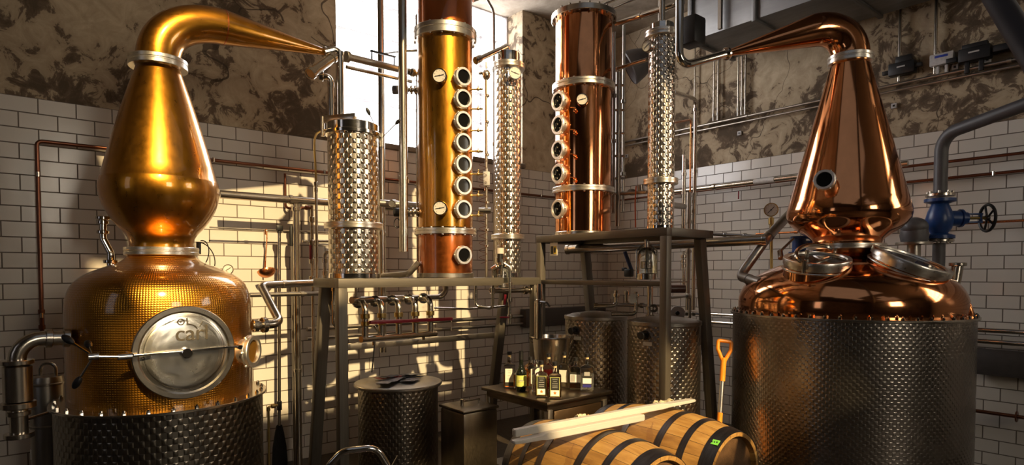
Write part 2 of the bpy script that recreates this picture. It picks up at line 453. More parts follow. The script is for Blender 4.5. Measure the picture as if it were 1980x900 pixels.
# ================================================================ shared fittings
def gauge(root, p, n, r, stem=0.05, matc=STEEL_P, rot=0.6):
    M = M_to(n, p)
    b = MB(); b.lathe([(0, -.035), (r * .8, -.035), (r, -.03), (r, .0), (r * .97, .004), (r * .88, .004), (r * .86, -.002), (0, -.002)], M, 36)
    b.lathe([(.012, -.035 - stem), (.012, -.03)], M, 12)
    g = b.build('gauge', matc, root)
    b = MB(); b.lathe([(0, 0), (r * .86, 0)], M, 32); b.build('dial', DIAL, g)
    b = MB(); b.box((0, 0, .0025), (r * 1.25, r * .09, .0015), M @ Matrix.Rotation(rot, 4, 'Z')); b.ball((0, 0, .003), r * .1, M, (1, 1, .4), 10)
    for k in range(9):
        a = radians(-45 + 270 * k / 8); b.box((r * .7 * cos(a), r * .7 * sin(a), .001), (r * .14, r * .035, .001), M, 0, a)
    b.build('needle', BLACK, g)
    return g
def sight(root, p, n, r, L=.07, mat=STEEL_B, pane=PANE_D):
    """round porthole on a short collar; p is on the shell, n points out"""
    M = M_to(n, p)
    b = MB(); b.lathe([(r * .74, -.04), (r * .74, L * .55), (r * .8, L * .62), (r, L * .62), (r, L * .72), (r * .96, L * .76), (r * .96, L), (r * .93, L + .004), (r * .72, L + .004), (r * .70, L - .006), (r * .70, L - .012)], M, 36)
    for k in range(6):
        a = k * pi / 3; b.ball((r * .98 * cos(a), r * .98 * sin(a), L * .67), r * .1, M, (1, 1, 1), 8)
    g = b.build('sight_glass', mat, root)
    b = MB(); b.lathe([(0, L - .008), (r * .71, L - .008)], M, 32); b.build('glass_pane', pane, g)
    return g
def clamp_ring(root, M, r0, r1, z0, z1, n=0, mat=STEEL_C, name='clamp_ring', seg=72):
    b = MB(); h = (z1 - z0)
    b.ring(r0, r1, z0, z0 + h * .44, M, seg); b.ring(r0, r1, z0 + h * .56, z1, M, seg); b.ring(r0, r1 * .985, z0 + h * .4, z0 + h * .6, M, seg)
    for k in range(n):
        a = 2 * pi * k / n + .1
        b.hexa(M @ T((r1 - .014) * cos(a), (r1 - .014) * sin(a), z0 - .008), .008, h + .016)
    return b.build(name, mat, root)
def tap(root, p, n, side, mat=BRASS, L=.07, down=True):
    """little cock: body out along n, lever along side"""
    n = Vector(n).normalized(); p = Vector(p); side = Vector(side).normalized()
    b = MB(); b.tube([p - n * .02, p + n * L], .007, 10); b.ball(p + n * L * .55, .013, seg=10)
    b.tube([p + n * L * .55, p + n * L * .55 + Vector((0, 0, .022))], .004, 8)
    b.tube([p + n * L * .55 + Vector((0, 0, .022)), p + n * L * .55 + Vector((0, 0, .026)) + side * .035], .0035, 8)
    return b.build('tap', mat, root)
def bez(p0, p1, p2, p3, n=24):
    out = []
    for i in range(n + 1):
        t = i / n; out.append(p0 * (1 - t) ** 3 + p1 * 3 * t * (1 - t) ** 2 + p2 * 3 * t * t * (1 - t) + p3 * t ** 3)
    return out
def smooth_prof(pts, sub=6):
    """Catmull-Rom through profile points"""
    P = [Vector((a, b)) for a, b in pts]; out = []
    for i in range(len(P) - 1):
        p0 = P[max(i - 1, 0)]; p1 = P[i]; p2 = P[i + 1]; p3 = P[min(i + 2, len(P) - 1)]
        for k in range(sub):
            t = k / sub
            q = 0.5 * ((2 * p1) + (p2 - p0) * t + (2 * p0 - 5 * p1 + 4 * p2 - p3) * t * t + (-p0 + 3 * p1 - 3 * p2 + p3) * t ** 3)
            out.append((max(q.x, 0), q.y))
    out.append((P[-1].x, P[-1].y)); return out
def rim_bolts(root, c, r, z, n, mat=STEEL_P, size=.011):
    b = MB(); M0 = T(c[0], c[1], z)
    first = None
    for k in range(n):
        a = 2 * pi * k / n
        b = MB(); M = T(c[0] + r * cos(a), c[1] + r * sin(a), z)
        b.hexa(M, size, .012); b.lathe([(size * .55, .012), (size * .55, .02), (0, .022)], M, 8)
        b.build('bolt', mat, root)
def letters(txt, size, depth, M, font_shear=0.0, spacing=1.0):
    cu = bpy.data.curves.new('lettering', 'FONT'); cu.body = txt; cu.size = size; cu.extrude = depth; cu.align_x = 'CENTER'; cu.align_y = 'CENTER'; cu.space_character = spacing; cu.shear = font_shear
    ob = bpy.data.objects.new('lettering', cu); C.objects.link(ob)
    dg = bpy.context.evaluated_depsgraph_get(); me = bpy.data.meshes.new_from_object(ob.evaluated_get(dg))
    bm = bmesh.new(); bm.from_mesh(me); bmesh.ops.transform(bm, matrix=M, verts=bm.verts)
    bpy.data.objects.remove(ob); bpy.data.curves.remove(cu); bpy.data.meshes.remove(me)
    mb = MB(); mb.merge(bm); return mb

# ================================================================ left copper pot still
LX = S(5.140, 1.10, 0); R_J = .53
JACKET_L = emboss_mat('quilted_steel_jacket', (.27, .235, .19), .30, R_J, .050, .0032, 'diamond', 1.3)
POTG = emboss_mat('hammered_golden_copper', (.50, .215, .022), .32, .47, .0135, .0010, 'square', .9, var=.22)
for k_, v_ in (('Coat Weight', 1.0), ('Coat Roughness', .10)): POTG.node_tree.nodes['Principled BSDF'].inputs[k_].default_value = v_
st = thing('copper_pot_still', 'tall golden copper pot still with pear shaped head and round lettered steel lid', 'still', LX)
b = MB(); ML = T(LX.x, LX.y, 0)
b.lathe([(0, .0), (.50, .0), (R_J, .02), (R_J, .872), (.54, .876), (.44, .876)], ML, 128); b.build('steel_jacket', JACKET_L, st)
b = MB(); b.ring(.455, .552, .872, .888, ML, 96); rf = b.build('rim_flange', STEEL, st); rim_bolts(rf, LX, .525, .888, 30)
pot = [(.4726, .885), (.4735, 1.0), (.4735, 1.15), (.4735, 1.30), (.4725, 1.40), (.464, 1.465), (.443, 1.525), (.410, 1.565), (.355, 1.602), (.285, 1.632), (.225, 1.655), (.190, 1.678), (.172, 1.70)]
b = MB(); b.lathe(smooth_prof(pot, 5), ML, 160); b.build('pot_body', POTG, st, 60)
clamp_ring(st, ML, .15, .192, 1.700, 1.746)
bulb = [(.165, 1.745), (.165, 1.775), (.180, 1.815), (.222, 1.865), (.262, 1.925), (.292, 1.99), (.306, 2.05), (.307, 2.095), (.301, 2.130)]
b = MB(); b.lathe(smooth_prof(bulb, 5) + [(.297, 2.136)] + [(.297 + (.114 - .297) * (k / 10) + .008 * sin(pi * k / 10), 2.136 + (2.772 - 2.136) * k / 10) for k in range(1, 11)], ML, 96); b.build('pear_head', AMBER, st, 50)
clamp_ring(st, ML, .10, .152, 2.772, 2.826)
p0 = Vector((LX.x, LX.y, 2.82)); p3 = W(432, 53, e=1.10); pe = W(628, 101, e=1.08)
d = (pe - p3).normalized()
path = bez(p0, p0 + Vector((0, 0, .19)), p3 - d * .19, p3, 26); n0 = len(path)
rad = [.116 - .012 * (i / (n0 - 1)) for i in range(n0)]
for k in range(1, 15):
    path.append(p3 + (pe - p3) * (k / 14)); rad.append(.104 + (.021 - .104) * (k / 14))
b = MB(); b.tube(path, rad, 48); b.build('swan_neck', AMBER, st, 60)
b = MB(); M = M_to(d, p3); b.ring(.101, .1055, -.004, .004, M, 48, .001); b.build('arm_seam', AMBER_D, st)
b = MB(); M = M_to(d, pe); b.ring(.0, .036, -.012, .012, M, 24); b.build('arm_collar', STEEL, st)
# manhole
mc = S(5.140, 1.10 + .4726, 1.189)
MM = M_to((0, -1, 0), mc)
b = MB(); b.lathe([(.205, -.12), (.205, .055)], MM, 64); b.lathe([(.236, .05), (.240, .054), (.240, .078), (.236, .083), (.214, .083), (.205, .077)], MM, 72); b.lathe([(.20, .05), (.236, .05)], MM, 64); mh = b.build('manhole', STEEL, st)
def lid_mat():
    t = NT('scuffed_mirror_steel'); nz = t.noise(3.2, 6, .6); n2 = t.noise(1.6, 2)
    t.set(base=(.74, .70, .62), metal=1.0, rough=t.math('MULTIPLY_ADD', nz, .26, .12)); t.bump(n2, .012, .8); return t.m
LID = lid_mat()
b = MB(); b.lathe([(.207, .077), (.19, .0785)] + [(.19 * cos(a), .0785 + .014 * sin(a)) for a in [k * pi / 16 for k in range(1, 9)]], MM, 72); lid = b.build('manhole_lid', LID, mh, 60)
STEEL_K = simple('etched_lettering', (.07, .055, .035), .6)
Mt = MM @ T(.030, .098, .0945) @ Matrix.Rotation(radians(0), 4, 'X')
lt = letters('carl', .114, .003, Mt, 0, .95); lt.build('lettering', STEEL_K, mh)
lt = MB(); zl = .0905
lt.tube([MM @ Vector((-.020 + .015 * cos(t), .160 + .015 * sin(t), zl)) for t in [2 * pi * k / 24 for k in range(25)]], .0024, 6, closed=True); lt.ball((-.020, .160, zl), .004, MM)
lt.tube([MM @ Vector((.008, .178, zl - .004)), MM @ Vector((.010, .142, zl + .002))], .0034, 6)
lt.tube([MM @ Vector((.012 + .045 * sin(t), .105 + .042 * cos(t), zl + .004)) for t in [k * pi / 24 for k in range(0, 10)]], .0022, 6)
lt.tube([MM @ Vector((.082, .160, zl - .003)), MM @ Vector((.066, .130, zl + .001))], .002, 6)
lt.build('still_emblem', STEEL_K, mh)
zb = 1.200; eb = 1.10 + .4726 + .115
b = MB(); b.bar(S(5.40, eb, zb - .004), S(4.87, eb, zb + .006), .016, .010); b.ring(0, .026, .09, .125, MM, 24); b.tube([S(5.44, eb, zb - .004), S(5.38, eb, zb - .004)], .017, 12)
for ss in (5.385, 4.885): b.tube([S(ss, eb + .01, zb), S(ss, eb - .10, zb)], .012, 10)
hd = b.build('lid_crossbar', STEEL_P, st)
hub = W(181, 690, D=2.80)
b = MB(); b.tube([S(5.41, eb, zb - .004), hub], .007, 10); b.tube([hub - Vector((.02, 0, 0)), hub + Vector((.02, 0, 0))], .017, 12)
tips = [W(128, 655, D=2.80), W(147, 744, D=2.80), hub + Vector((-.01, .13, .05))]
for tp in tips: b.tube([hub, tp], .005, 8)
hw = b.build('lid_handle', STEEL_P, st)
for tp in tips:
    dd = (tp - hub).normalized(); b = MB(); b.ball((0, 0, 0), .017, M_to(dd, tp - dd * .01), (1, 1, 2.0), 14); b.build('grip_knob', BLACK, hw)
# small round porthole on the right flank
nn = Vector((.72, -.69, 0)).normalized(); c0 = LX + Vector((0, 0, 1.146))
sight(st, c0 + nn * .466, nn, .094, .075, STEEL_B, simple('amber_sight_glass', (.16, .075, .012), .08))
gauge(st, W(441, 521, D=3.72) , (-.35, -1, .1), .030, .09)
# top cables
cable = MB()
for q in ((388, 466, 404, 462, 409, 490, 398, 508), (386, 470, 398, 468, 420, 490, 415, 515)):
    P = [W(q[i], q[i + 1], D=3.75) for i in (0, 2, 4, 6)]; cable.tube(bez(*P, 14), .0035, 6)
cable.tube([W(384, 468, D=3.72), W(384, 492, D=3.72)], .014, 10)
cable.build('probe_cable', BLACK, st)

# ================================================================ right copper pot still
RX = S(1.30, 3.342, 0); R_K = .745; MR = T(RX.x, RX.y, 0)
JACKET_R = emboss_mat('dimpled_steel_jacket', (.40, .355, .31), .27, R_K, .040, .0014, 'diamond', 1.0)
st = thing('copper_pot_still', 'wide pinkish copper pot still in a large dimpled steel drum beside the orange spade', 'still', RX)
b = MB(); b.lathe([(0, 0), (.71, 0), (R_K, .02), (R_K, 1.305), (.755, 1.31), (.68, 1.31)], MR, 160); b.build('steel_jacket', JACKET_R, st)
b = MB(); b.ring(.69, .762, 1.304, 1.320, MR, 128); rf = b.build('rim_flange', STEEL, st); rim_bolts(rf, RX, .742, 1.320, 56)
b = MB(); b.tube([RX + Vector((R_K * cos(a) + .006 * cos(a), R_K * sin(a) + .006 * sin(a), z)) for a in (radians(-58),) for z in (0.02, 1.30)], .006, 8); b.build('jacket_seam', STEEL_D, st)
pot = [(.705, 1.315), (.709, 1.37), (.703, 1.43), (.678, 1.49), (.632, 1.545), (.570, 1.588), (.490, 1.628), (.400, 1.662), (.310, 1.688), (.235, 1.708), (.200, 1.735), (.192, 1.765)]
b = MB(); b.lathe(smooth_prof(pot, 6), MR, 160); b.build('pot_body', COPPER, st, 60)
clamp_ring(st, MR, .18, .245, 1.765, 1.802)
bulb = [(.215, 1.80), (.222, 1.825), (.262, 1.86), (.325, 1.905), (.368, 1.95), (.388, 1.992), (.389, 2.03), (.380, 2.075), (.370, 2.11)]
b = MB(); b.lathe(smooth_prof(bulb, 6) + [(.370 + (.122 - .370) * (k / 12), 2.11 + (3.05 - 2.11) * k / 12) for k in range(1, 13)], MR, 128); b.build('onion_head', COPPER, st, 50)
clamp_ring(st, MR, .11, .142, 3.05, 3.105)
p0 = Vector((RX.x, RX.y, 3.10)); pe = W(1408, 103, e=2.78); dirh = (pe - p0); dirh.z = 0; dirh.normalize()
p3 = p0 + dirh * .25 + Vector((0, 0, .185)); d = (pe - p3).normalized()
path = bez(p0, p0 + Vector((0, 0, .15)), p3 - d * .12, p3, 26); n0 = len(path); rad = [.124 - .014 * (i / (n0 - 1)) for i in range(n0)]
for k in range(1, 15): path.append(p3 + (pe - p3) * (k / 14)); rad.append(.110 + (.020 - .110) * (k / 14))
b = MB(); b.tube(path, rad, 48); b.build('swan_neck', COPPER, st, 60)
# sight glass on the cone
zc = H + .62; rc = .30
th = atan2(CAM.y - RX.y, CAM.x - RX.x)
a = th - radians(-2) + radians(8); nn = Vector((cos(a), sin(a), .25)).normalized()
pc = W(1597, 350, D=4.281 - .27); sight(st, pc, (pc - Vector((RX.x, RX.y, pc.z))).normalized() + Vector((0, 0, .2)) + (CAM - pc).normalized() * .5, .068, .045, STEEL_B)
# two hatches on the shoulder
def hatch(px, py, D, n, r, hgt, clampm):
    c = W(px, py, D=D); M = M_to(n, c)
    b = MB(); b.lathe([(r * .94, -hgt - .04), (r * .94, -.035), (r, -.035), (r, -.02), (r, .0), (r * .985, .006), (r * .86, .006), (r * .84, -.004)], M, 64); b.ring(r * .9, r * 1.01, -hgt * .72, -hgt * .6, M, 64)
    h = b.build('hatch', STEEL_C, st)
    b = MB(); b.lathe([(r * .965, -hgt - .10), (r * .965, -hgt * .55)], M, 64); b.build('hatch_collar', COPPER, h)
    b = MB(); b.lathe([(0, -.006), (r * .85, -.006)], M, 48); b.build('hatch_glass', simple('smoky_glass', (.07, .05, .035), .06), h)
    if clampm:
        b = MB(); pts = [M @ Vector((r * 1.14 * cos(t), .0 + r * .45 * sin(t), .02 + .05 * sin(t))) for t in [pi * k / 16 for k in range(17)]]
        b.tube(pts, .013, 8); b.tube([M @ Vector((0, r * .33, .045)), M @ Vector((0, r * .33, -.0))], .014, 12)
        for sx in (-1, 1): b.tube([M @ Vector((sx * r * 1.12, -.02, .03)), M @ Vector((sx * r * 1.12, -.02, -.05))], .012, 10)
        b.tube([M @ Vector((r * 1.0, -.03, -.03)), M @ Vector((r * 1.28, -.03, -.03))], .011, 10)
        b.build('hatch_clamp', STEEL, h)
    return h
hatch(1580, 500, 3.98, (-.05 * RT - .23 * FW + Vector((0, 0, .98))), .205, .10, True)
hatch(1764, 501, 3.88, (.26 * RT - .33 * FW + Vector((0, 0, .92))), .238, .11, False)
# outlet elbow on the right shoulder and the curved sample pipe
b = MB(); b.tube(fillet([W(1822, 566, D=4.0), W(1846, 548, D=4.0), W(1852, 512, D=4.0)], .06), .034, 16); b.ring(0, .05, -.01, .012, T(W(1852, 512, D=4.0)), 24); b.build('outlet_elbow', STEEL, st)
b = MB(); b.tube(bez(W(1818, 556, D=3.92), W(1856, 560, D=3.84), W(1876, 585, D=3.80), W(1878, 612, D=3.80), 16), .017, 12); b.build('sample_pipe', CU_BRIGHT, st)
# ================================================================ left platform and what stands on it
ZP = H - .037
F1, F0, SL, SR = 1.50, 1.03, 4.24, 2.53        # front / rear distance from the wall, left / right end
fr = thing('steel_platform', 'low steel frame platform carrying the golden column and two steel vessels', 'platform', S((SL + SR) / 2, (F1 + F0) / 2, 0))
TB = .06
def beam(a, b_, root, name='beam', w=TB, h=TB, mat=FRAME):
    m = MB(); m.bar(a, b_, w, h, .003); return m.build(name, mat, root)
zt = ZP - TB / 2
beam(S(SL, F1 - TB / 2, zt), S(SR, F1 - TB / 2, zt), fr); beam(S(SL - .03, F0 + TB / 2, zt), S(SR, F0 + TB / 2, zt), fr)
for s_ in (SL - TB / 2, SR + TB / 2): beam(S(s_, F1 - TB, zt), S(s_, F0 + TB, zt), fr)
for s_ in (3.80, 3.05): beam(S(s_, F1 - TB, zt), S(s_, F0 + TB, zt), fr, 'cross_beam')
for s_, ex in ((SL - TB / 2, 0), (SR + TB / 2, 0)):
    m = MB(); m.box((-s_, -(F1 - TB / 2), (ZP - TB) / 2), (TB, TB, ZP - TB), bevel=.003); m.box((-s_, -(F1 - TB / 2), .006), (.08, .10, .012)); m.build('post', FRAME, fr)
for s_ in (SL - .10, SR + .0):
    m = MB(); m.bar(S(s_, F0 + .03, ZP - TB), S(s_, F0 - .24, .0), .075, .055, .003, up=(0, 1, 0)); m.build('raking_leg', FRAME, fr)
beam(S(SL - .1, F0 - .12, 1.05), S(SR, F0 - .12, 1.05), fr, 'cross_beam', .04, .045, STEEL_D)

# ---- golden column
c = W(862, 535, e=1.27); c.z = ZP; cx, cy = c.x, c.y; MC = T(cx, cy, 0); RC = .205
COLL = cl = thing('copper_column', 'tall golden copper rectifying column with eight portholes on the low platform', 'column', c)
zf1 = H + .305; zf2 = H + 1.755
b = MB(); b.ring(.19, .212, ZP, ZP + .035, MC, 64); b.build('base_ring', STEEL_D, cl)
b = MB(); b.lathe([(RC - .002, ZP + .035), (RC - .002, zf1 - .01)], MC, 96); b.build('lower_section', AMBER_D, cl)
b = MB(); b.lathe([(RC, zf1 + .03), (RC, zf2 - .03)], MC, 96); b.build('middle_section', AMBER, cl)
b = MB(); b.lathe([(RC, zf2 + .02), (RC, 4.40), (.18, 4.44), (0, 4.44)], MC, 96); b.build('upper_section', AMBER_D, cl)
clamp_ring(cl, MC, .2, .232, zf1 - .022, zf1 + .022, 16); clamp_ring(cl, MC, .2, .237, zf2 - .04, zf2 + .04, 16)
vd = Vector((CAM.x - cx, CAM.y - cy, 0)).normalized(); vr = Vector((-vd.y, vd.x, 0))   # towards camera / image right
def colpt(py, ang): 
    n = (vd * cos(ang) + vr * sin(ang)).normalized(); p = Vector((cx, cy, 0)) + n * RC
    D = (p - CAM).dot(FW); q = W(862, py, D=D); return Vector((p.x, p.y, q.z)), n
for py in (152, 194, 236, 278, 320, 361, 406, 494):
    p, n = colpt(py, radians(30)); sight(cl, p - n * .01, n, .069, .07)
for py in (150, 404):
    p, n = colpt(py, radians(-9)); gauge(cl, p + n * .045, (n + vd * .2 - vr * .1).normalized(), .052, .03, rot=.15)
for py in (173, 211, 253, 293, 337, 378, 417):
    p, n = colpt(py, radians(80)); tap(cl, p, n, vd, BRASS, .08)

# ---- quilted steel condenser on the left end
c = W(685, 535, e=1.27); c.z = ZP; cx, cy = c.x, c.y; MC = T(cx, cy, 0); RD = .166
DIMPLE = emboss_mat('crescent_pressed_steel', (.60, .54, .45), .24, RD, .052, .0060, 'diamond', 1.25)
cn = thing('steel_condenser', 'squat crescent pressed steel condenser at the left end of the low platform', 'condenser', c)
zf = H + .315; zt_ = H + .935
b = MB(); b.lathe([(RD, ZP + .03), (RD, zf - .01)], MC, 96); b.lathe([(RD, zf + .01), (RD, zt_)], MC, 96); b.build('shell', DIMPLE, cn)
b = MB(); b.ring(RD - .005, RD + .004, ZP, ZP + .035, MC, 64); b.build('base_ring', STEEL_P, cn)
clamp_ring(cn, MC, RD - .004, RD + .028, zf - .02, zf + .02)
b = MB(); b.lathe([(RD + .004, zt_ - .0), (RD + .004, zt_ + .055), (RD - .004, zt_ + .062), (0, zt_ + .075)], MC, 72); b.ring(RD - .01, RD + .016, zt_ - .02, zt_ + .005, MC, 64); b.build('lid', STEEL_P, cn)
zz = zt_ + .09
b = MB(); ctr = Vector((cx, cy, zz)); q0 = ctr - RT * .20 + vd * .02; q1 = ctr + RT * .03 + vd * .1
b.bar(q0, q1, .012, .05, .004, up=(0, 0, 1)); b.tube([q0 + Vector((0, 0, .02)), q0 - Vector((0, 0, .11))], .014, 12); b.tube([q1, q1 - Vector((0, 0, .05))], .013, 10); b.build('clamp_arm', STEEL, cn)
h0 = W(738, 267, D=4.15); 
b = MB(); tips = [W(712, 216, D=4.1), W(769, 236, D=4.0), W(742, 262, D=3.95)]
b.tube([h0 - Vector((0, 0, .06)), h0 + Vector((0, 0, .03))], .016, 12)
for tp in tips[:2]: b.tube([h0, tp], .0035, 8)
hw = b.build('clamp_handle', STEEL, cn)
for tp in tips[:2]:
    dd = (tp - h0).normalized(); b = MB(); b.ball((0, 0, 0), .013, M_to(dd, tp), (1, 1, 2.2), 12); b.build('grip_knob', BLACK, hw)

# ---- slender column on the right end of the low platform
def slender(c, R, zcapb, zfl, zfm, z0, rootlabel, pitch):
    cx, cy = c.x, c.y; MC = T(cx, cy, 0)
    g = thing('steel_column', rootlabel, 'column', c)
    m = emboss_mat('fish_scale_pressed_steel', (.62, .56, .48), .24, R, pitch * 1.5, .0055, 'diamond', 1.2)
    b = MB(); b.lathe([(R, z0 + .03), (R, zfm - .01)], MC, 72); b.lathe([(R, zfm + .01), (R, zfl)], MC, 72); b.build('shell', m, g)
    b = MB(); b.ring(R - .008, R + .003, z0, z0 + .04, MC, 48); b.build('base_ring', STEEL_P, g)
    clamp_ring(g, MC, R - .004, R + .028, zfm - .02, zfm + .02); clamp_ring(g, MC, R - .01, R + .03, zfl - .02, zfl + .025)
    b = MB(); b.lathe([(R - .012, zfl + .02), (R - .012, zcapb - .006), (R - .018, zcapb), (0, zcapb)], MC, 48); b.build('cap', STEEL_P, g)
    return g
c = W(982, 535, e=1.27); c.z = ZP
zz = lambda py, c: W(990, py, D=(c - CAM).dot(FW)).z
c2 = slender(c, .108, zz(103, c), zz(131, c), zz(459, c), ZP, 'slender pressed steel column at the right end of the low platform', .036)
vd = (CAM - c); vd.z = 0; vd.normalize(); vr = Vector((-vd.y, vd.x, 0))
n = (vd * cos(.35) + vr * sin(.35)); p = c + n * .115; p.z = zz(153, c); gauge(c2, p + n * .05, (n + vd * .3), .052, .04, rot=-.3)
C982 = c.copy()

# ================================================================ right platform (taller)
ZQ = H + .30
G1, G0 = 1.42, 2.70         # from the left wall
Q1, Q0 = 2.50, 1.95         # from the right wall
fr = thing('steel_platform', 'taller steel frame platform with a shelf carrying the pinkish copper column', 'platform', S((Q0 + Q1) / 2, (G0 + G1) / 2, 0))
TB = .055; zt = ZQ - TB / 2
beam(S(Q1 - TB / 2, G1, zt), S(Q1 - TB / 2, G0, zt), fr, w=TB, h=TB); beam(S(Q0 + TB / 2, G1, zt), S(Q0 + TB / 2, G0, zt), fr, w=TB, h=TB)
for e_ in (G1 + TB / 2, G0 - TB / 2): beam(S(Q1 - TB, e_, zt), S(Q0 + TB, e_, zt), fr, w=TB, h=TB)
m = MB(); m.box((-(Q0 + Q1) / 2, -(G0 + G1) / 2, ZQ - .006), (Q1 - Q0 - .02, G0 - G1 - .02, .010)); m.build('deck', STEEL_D, fr)
beam(S(Q1 - TB / 2, G1 + TB, H - .075), S(Q1 - TB / 2, G0 - TB, H - .075), fr, 'shelf', .05, .035)
m = MB(); m.box((-(Q0 + Q1) / 2 - .10, -(G0 + G1) / 2, H - .064), (.34, G0 - G1 - .12, .008)); m.build('shelf', STEEL_D, fr)
for e_ in (G1 + TB / 2, G0 - TB / 2):
    m = MB(); m.box((-(Q1 - TB / 2), -e_, (ZQ - TB) / 2), (TB, TB, ZQ - TB), bevel=.003); m.build('post', FRAME, fr)
for e_ in (G1 + .05, G0 - .09):
    m = MB(); m.bar(S(Q0 + .03, e_, ZQ - TB), S(Q0 - .22, e_, 0), .055, .075, .003, up=(1, 0, 0)); m.build('raking_leg', FRAME, fr)
# ---- pinkish copper column
c = W(1127, 452, s=2.22); c.z = ZQ; cx, cy = c.x, c.y; MC = T(cx, cy, 0); RC = .226
cl = thing('copper_column', 'stout pinkish copper column with five portholes on the taller platform', 'column', c)
zf = zz(370, c); zg = zz(172, c); zt = zz(40, c)
b = MB(); b.ring(.20, .232, ZQ, ZQ + .03, MC, 64); b.build('base_ring', STEEL, cl)
for nm, za, zb_ in (('lower_section', ZQ + .03, zf), ('middle_section', zf, zg), ('upper_section', zg, zt)):
    b = MB(); b.lathe([(RC, za), (RC, zb_)], MC, 96); b.build(nm, COPPER, cl)
clamp_ring(cl, MC, RC - .004, RC + .027, zf - .022, zf + .022, 18); clamp_ring(cl, MC, RC - .004, RC + .027, zg - .026, zg + .026, 18)
b = MB(); b.ring(RC - .01, RC + .035, zt - .01, zt + .035, MC, 72); b.lathe([(RC + .02, zt + .034), (RC * .6, zt + .06), (0, zt + .07)], MC, 64)
for k in range(20):
    a = 2 * pi * k / 20; b.hexa(MC @ T((RC + .02) * cos(a), (RC + .02) * sin(a), zt - .02), .008, .07)
b.build('top_flange', STEEL, cl)
vd = (CAM - c); vd.z = 0; vd.normalize(); vr = Vector((-vd.y, vd.x, 0))
PANE_L = simple('pale_sight_glass', (.30, .30, .34), .05)
for i, py in enumerate((197, 243, 291, 337, 405)):
    n = vd * cos(radians(-48)) + vr * sin(radians(-48)); p = c + n * RC; p.z = zz(py, p)
    sight(cl, p - n * .01, n, .078, .055, STEEL_B, PANE_D)
for py in (215, 258, 305, 350):
    n = vd * cos(radians(-15)) + vr * sin(radians(-15)); p = c + n * RC; p.z = zz(py, p); tap(cl, p, n, -vr, CU_BRIGHT, .045)
n = vd * cos(radians(-2)) + vr * sin(radians(-2)); p = c + n * (RC + .04); p.z = zz(192, p); gauge(cl, p, n, .046, .03, rot=.2)
C1127 = c.copy()
# ---- slender column right
c = W(1277, 436, s=2.22); c.z = ZQ
c3 = slender(c, .094, zz(47, c), zz(70, c), zz(352, c), ZQ, 'slender pressed steel column on the taller platform next to its right post', .030)
vd = (CAM - c); vd.z = 0; vd.normalize(); vr = Vector((-vd.y, vd.x, 0))
n = vd * cos(-.75) + vr * sin(-.75); p = c + n * .10; p.z = zz(97, c); gauge(c3, p + n * .05, n + vd * .2, .042, .04, rot=.5)
C1277 = c.copy()
# ---- little warning plate hung in the platform's corner
p = W(1071, 482, s=Q1 - .02)
sg = thing('warning_plate', 'small yellow and black notice plate hung in the corner of the taller platform', 'sign', p)
Mx = M_to((-1, 0, 0), p)
b = MB(); b.box((0, 0, 0), (.085, .105, .004), Mx, .001); b.box((0, .055, 0), (.012, .02, .003), Mx); b.build('plate', PAPER, sg)
b = MB(); b.box((.016, -.008, .003), (.03, .062, .002), Mx); b.build('yellow_panel', simple('yellow_ink', (.75, .55, .03), .5), sg)
b = MB(); b.box((-.018, -.008, .003), (.03, .062, .002), Mx); b.prism([(-.008, -.03), (.008, -.03), (.012, 0), (0, .02), (-.012, 0)], .002, Mx @ T(.016, 0, .003)); b.build('black_panel', BLACK, sg)
# ================================================================ barrels and paddles
def barrel_mat(name, seedv):
    t = NT(name); o = t.obj(); c = t.sep(o)
    ang = t.math('ARCTAN2', t.math('SUBTRACT', c[2], .31), c[0])
    st = t.math('MULTIPLY_ADD', ang, 24 / (2 * pi), 24 + seedv); idx = t.math('FLOOR', st); fr_ = t.math('FRACT', st)
    wn_ = t.t.nodes.new('ShaderNodeTexWhiteNoise'); wn_.noise_dimensions = '1D'; t.l(idx, wn_.inputs['W'])
    g = t.noise(3.0, 8, .65, t.comb(t.math('MULTIPLY', c[0], 9.0), t.math('MULTIPLY', c[1], 1.2), t.math('MULTIPLY', c[2], 9.0)), .6)
    s2 = t.noise(2.6, 6, .6, o, .3)
    base = t.ramp(t.math('ADD', t.math('MULTIPLY', g, .7), t.math('MULTIPLY', wn_.outputs['Value'], .3)), [(.25, (.20, .09, .022)), (.5, (.41, .215, .055)), (.75, (.56, .35, .11))])
    base = t.mix(t.math('MULTIPLY', t.math('GREATER_THAN', s2, .60), .55), base, (.22, .10, .03))
    line = t.math('LESS_THAN', t.math('ABSOLUTE', t.math('SUBTRACT', fr_, .5)), .485)
    base = t.mix(line, (.07, .035, .012), base)
    t.set(base=base, rough=.55); t.bump(t.math('ADD', g, t.math('MULTIPLY', line, .8)), .002); return t.m
HEADW = simple('dark_barrel_head_oak', (.11, .055, .022), .6, var=.35, vs=6, bump=.002)
HOOP = metal_mat('blued_steel_hoop', (.13, .125, .14), .38, var=.3)
def prof_b(t): return .305 - .055 * (abs(t) ** 2)          # radius along the barrel, t in -1..1
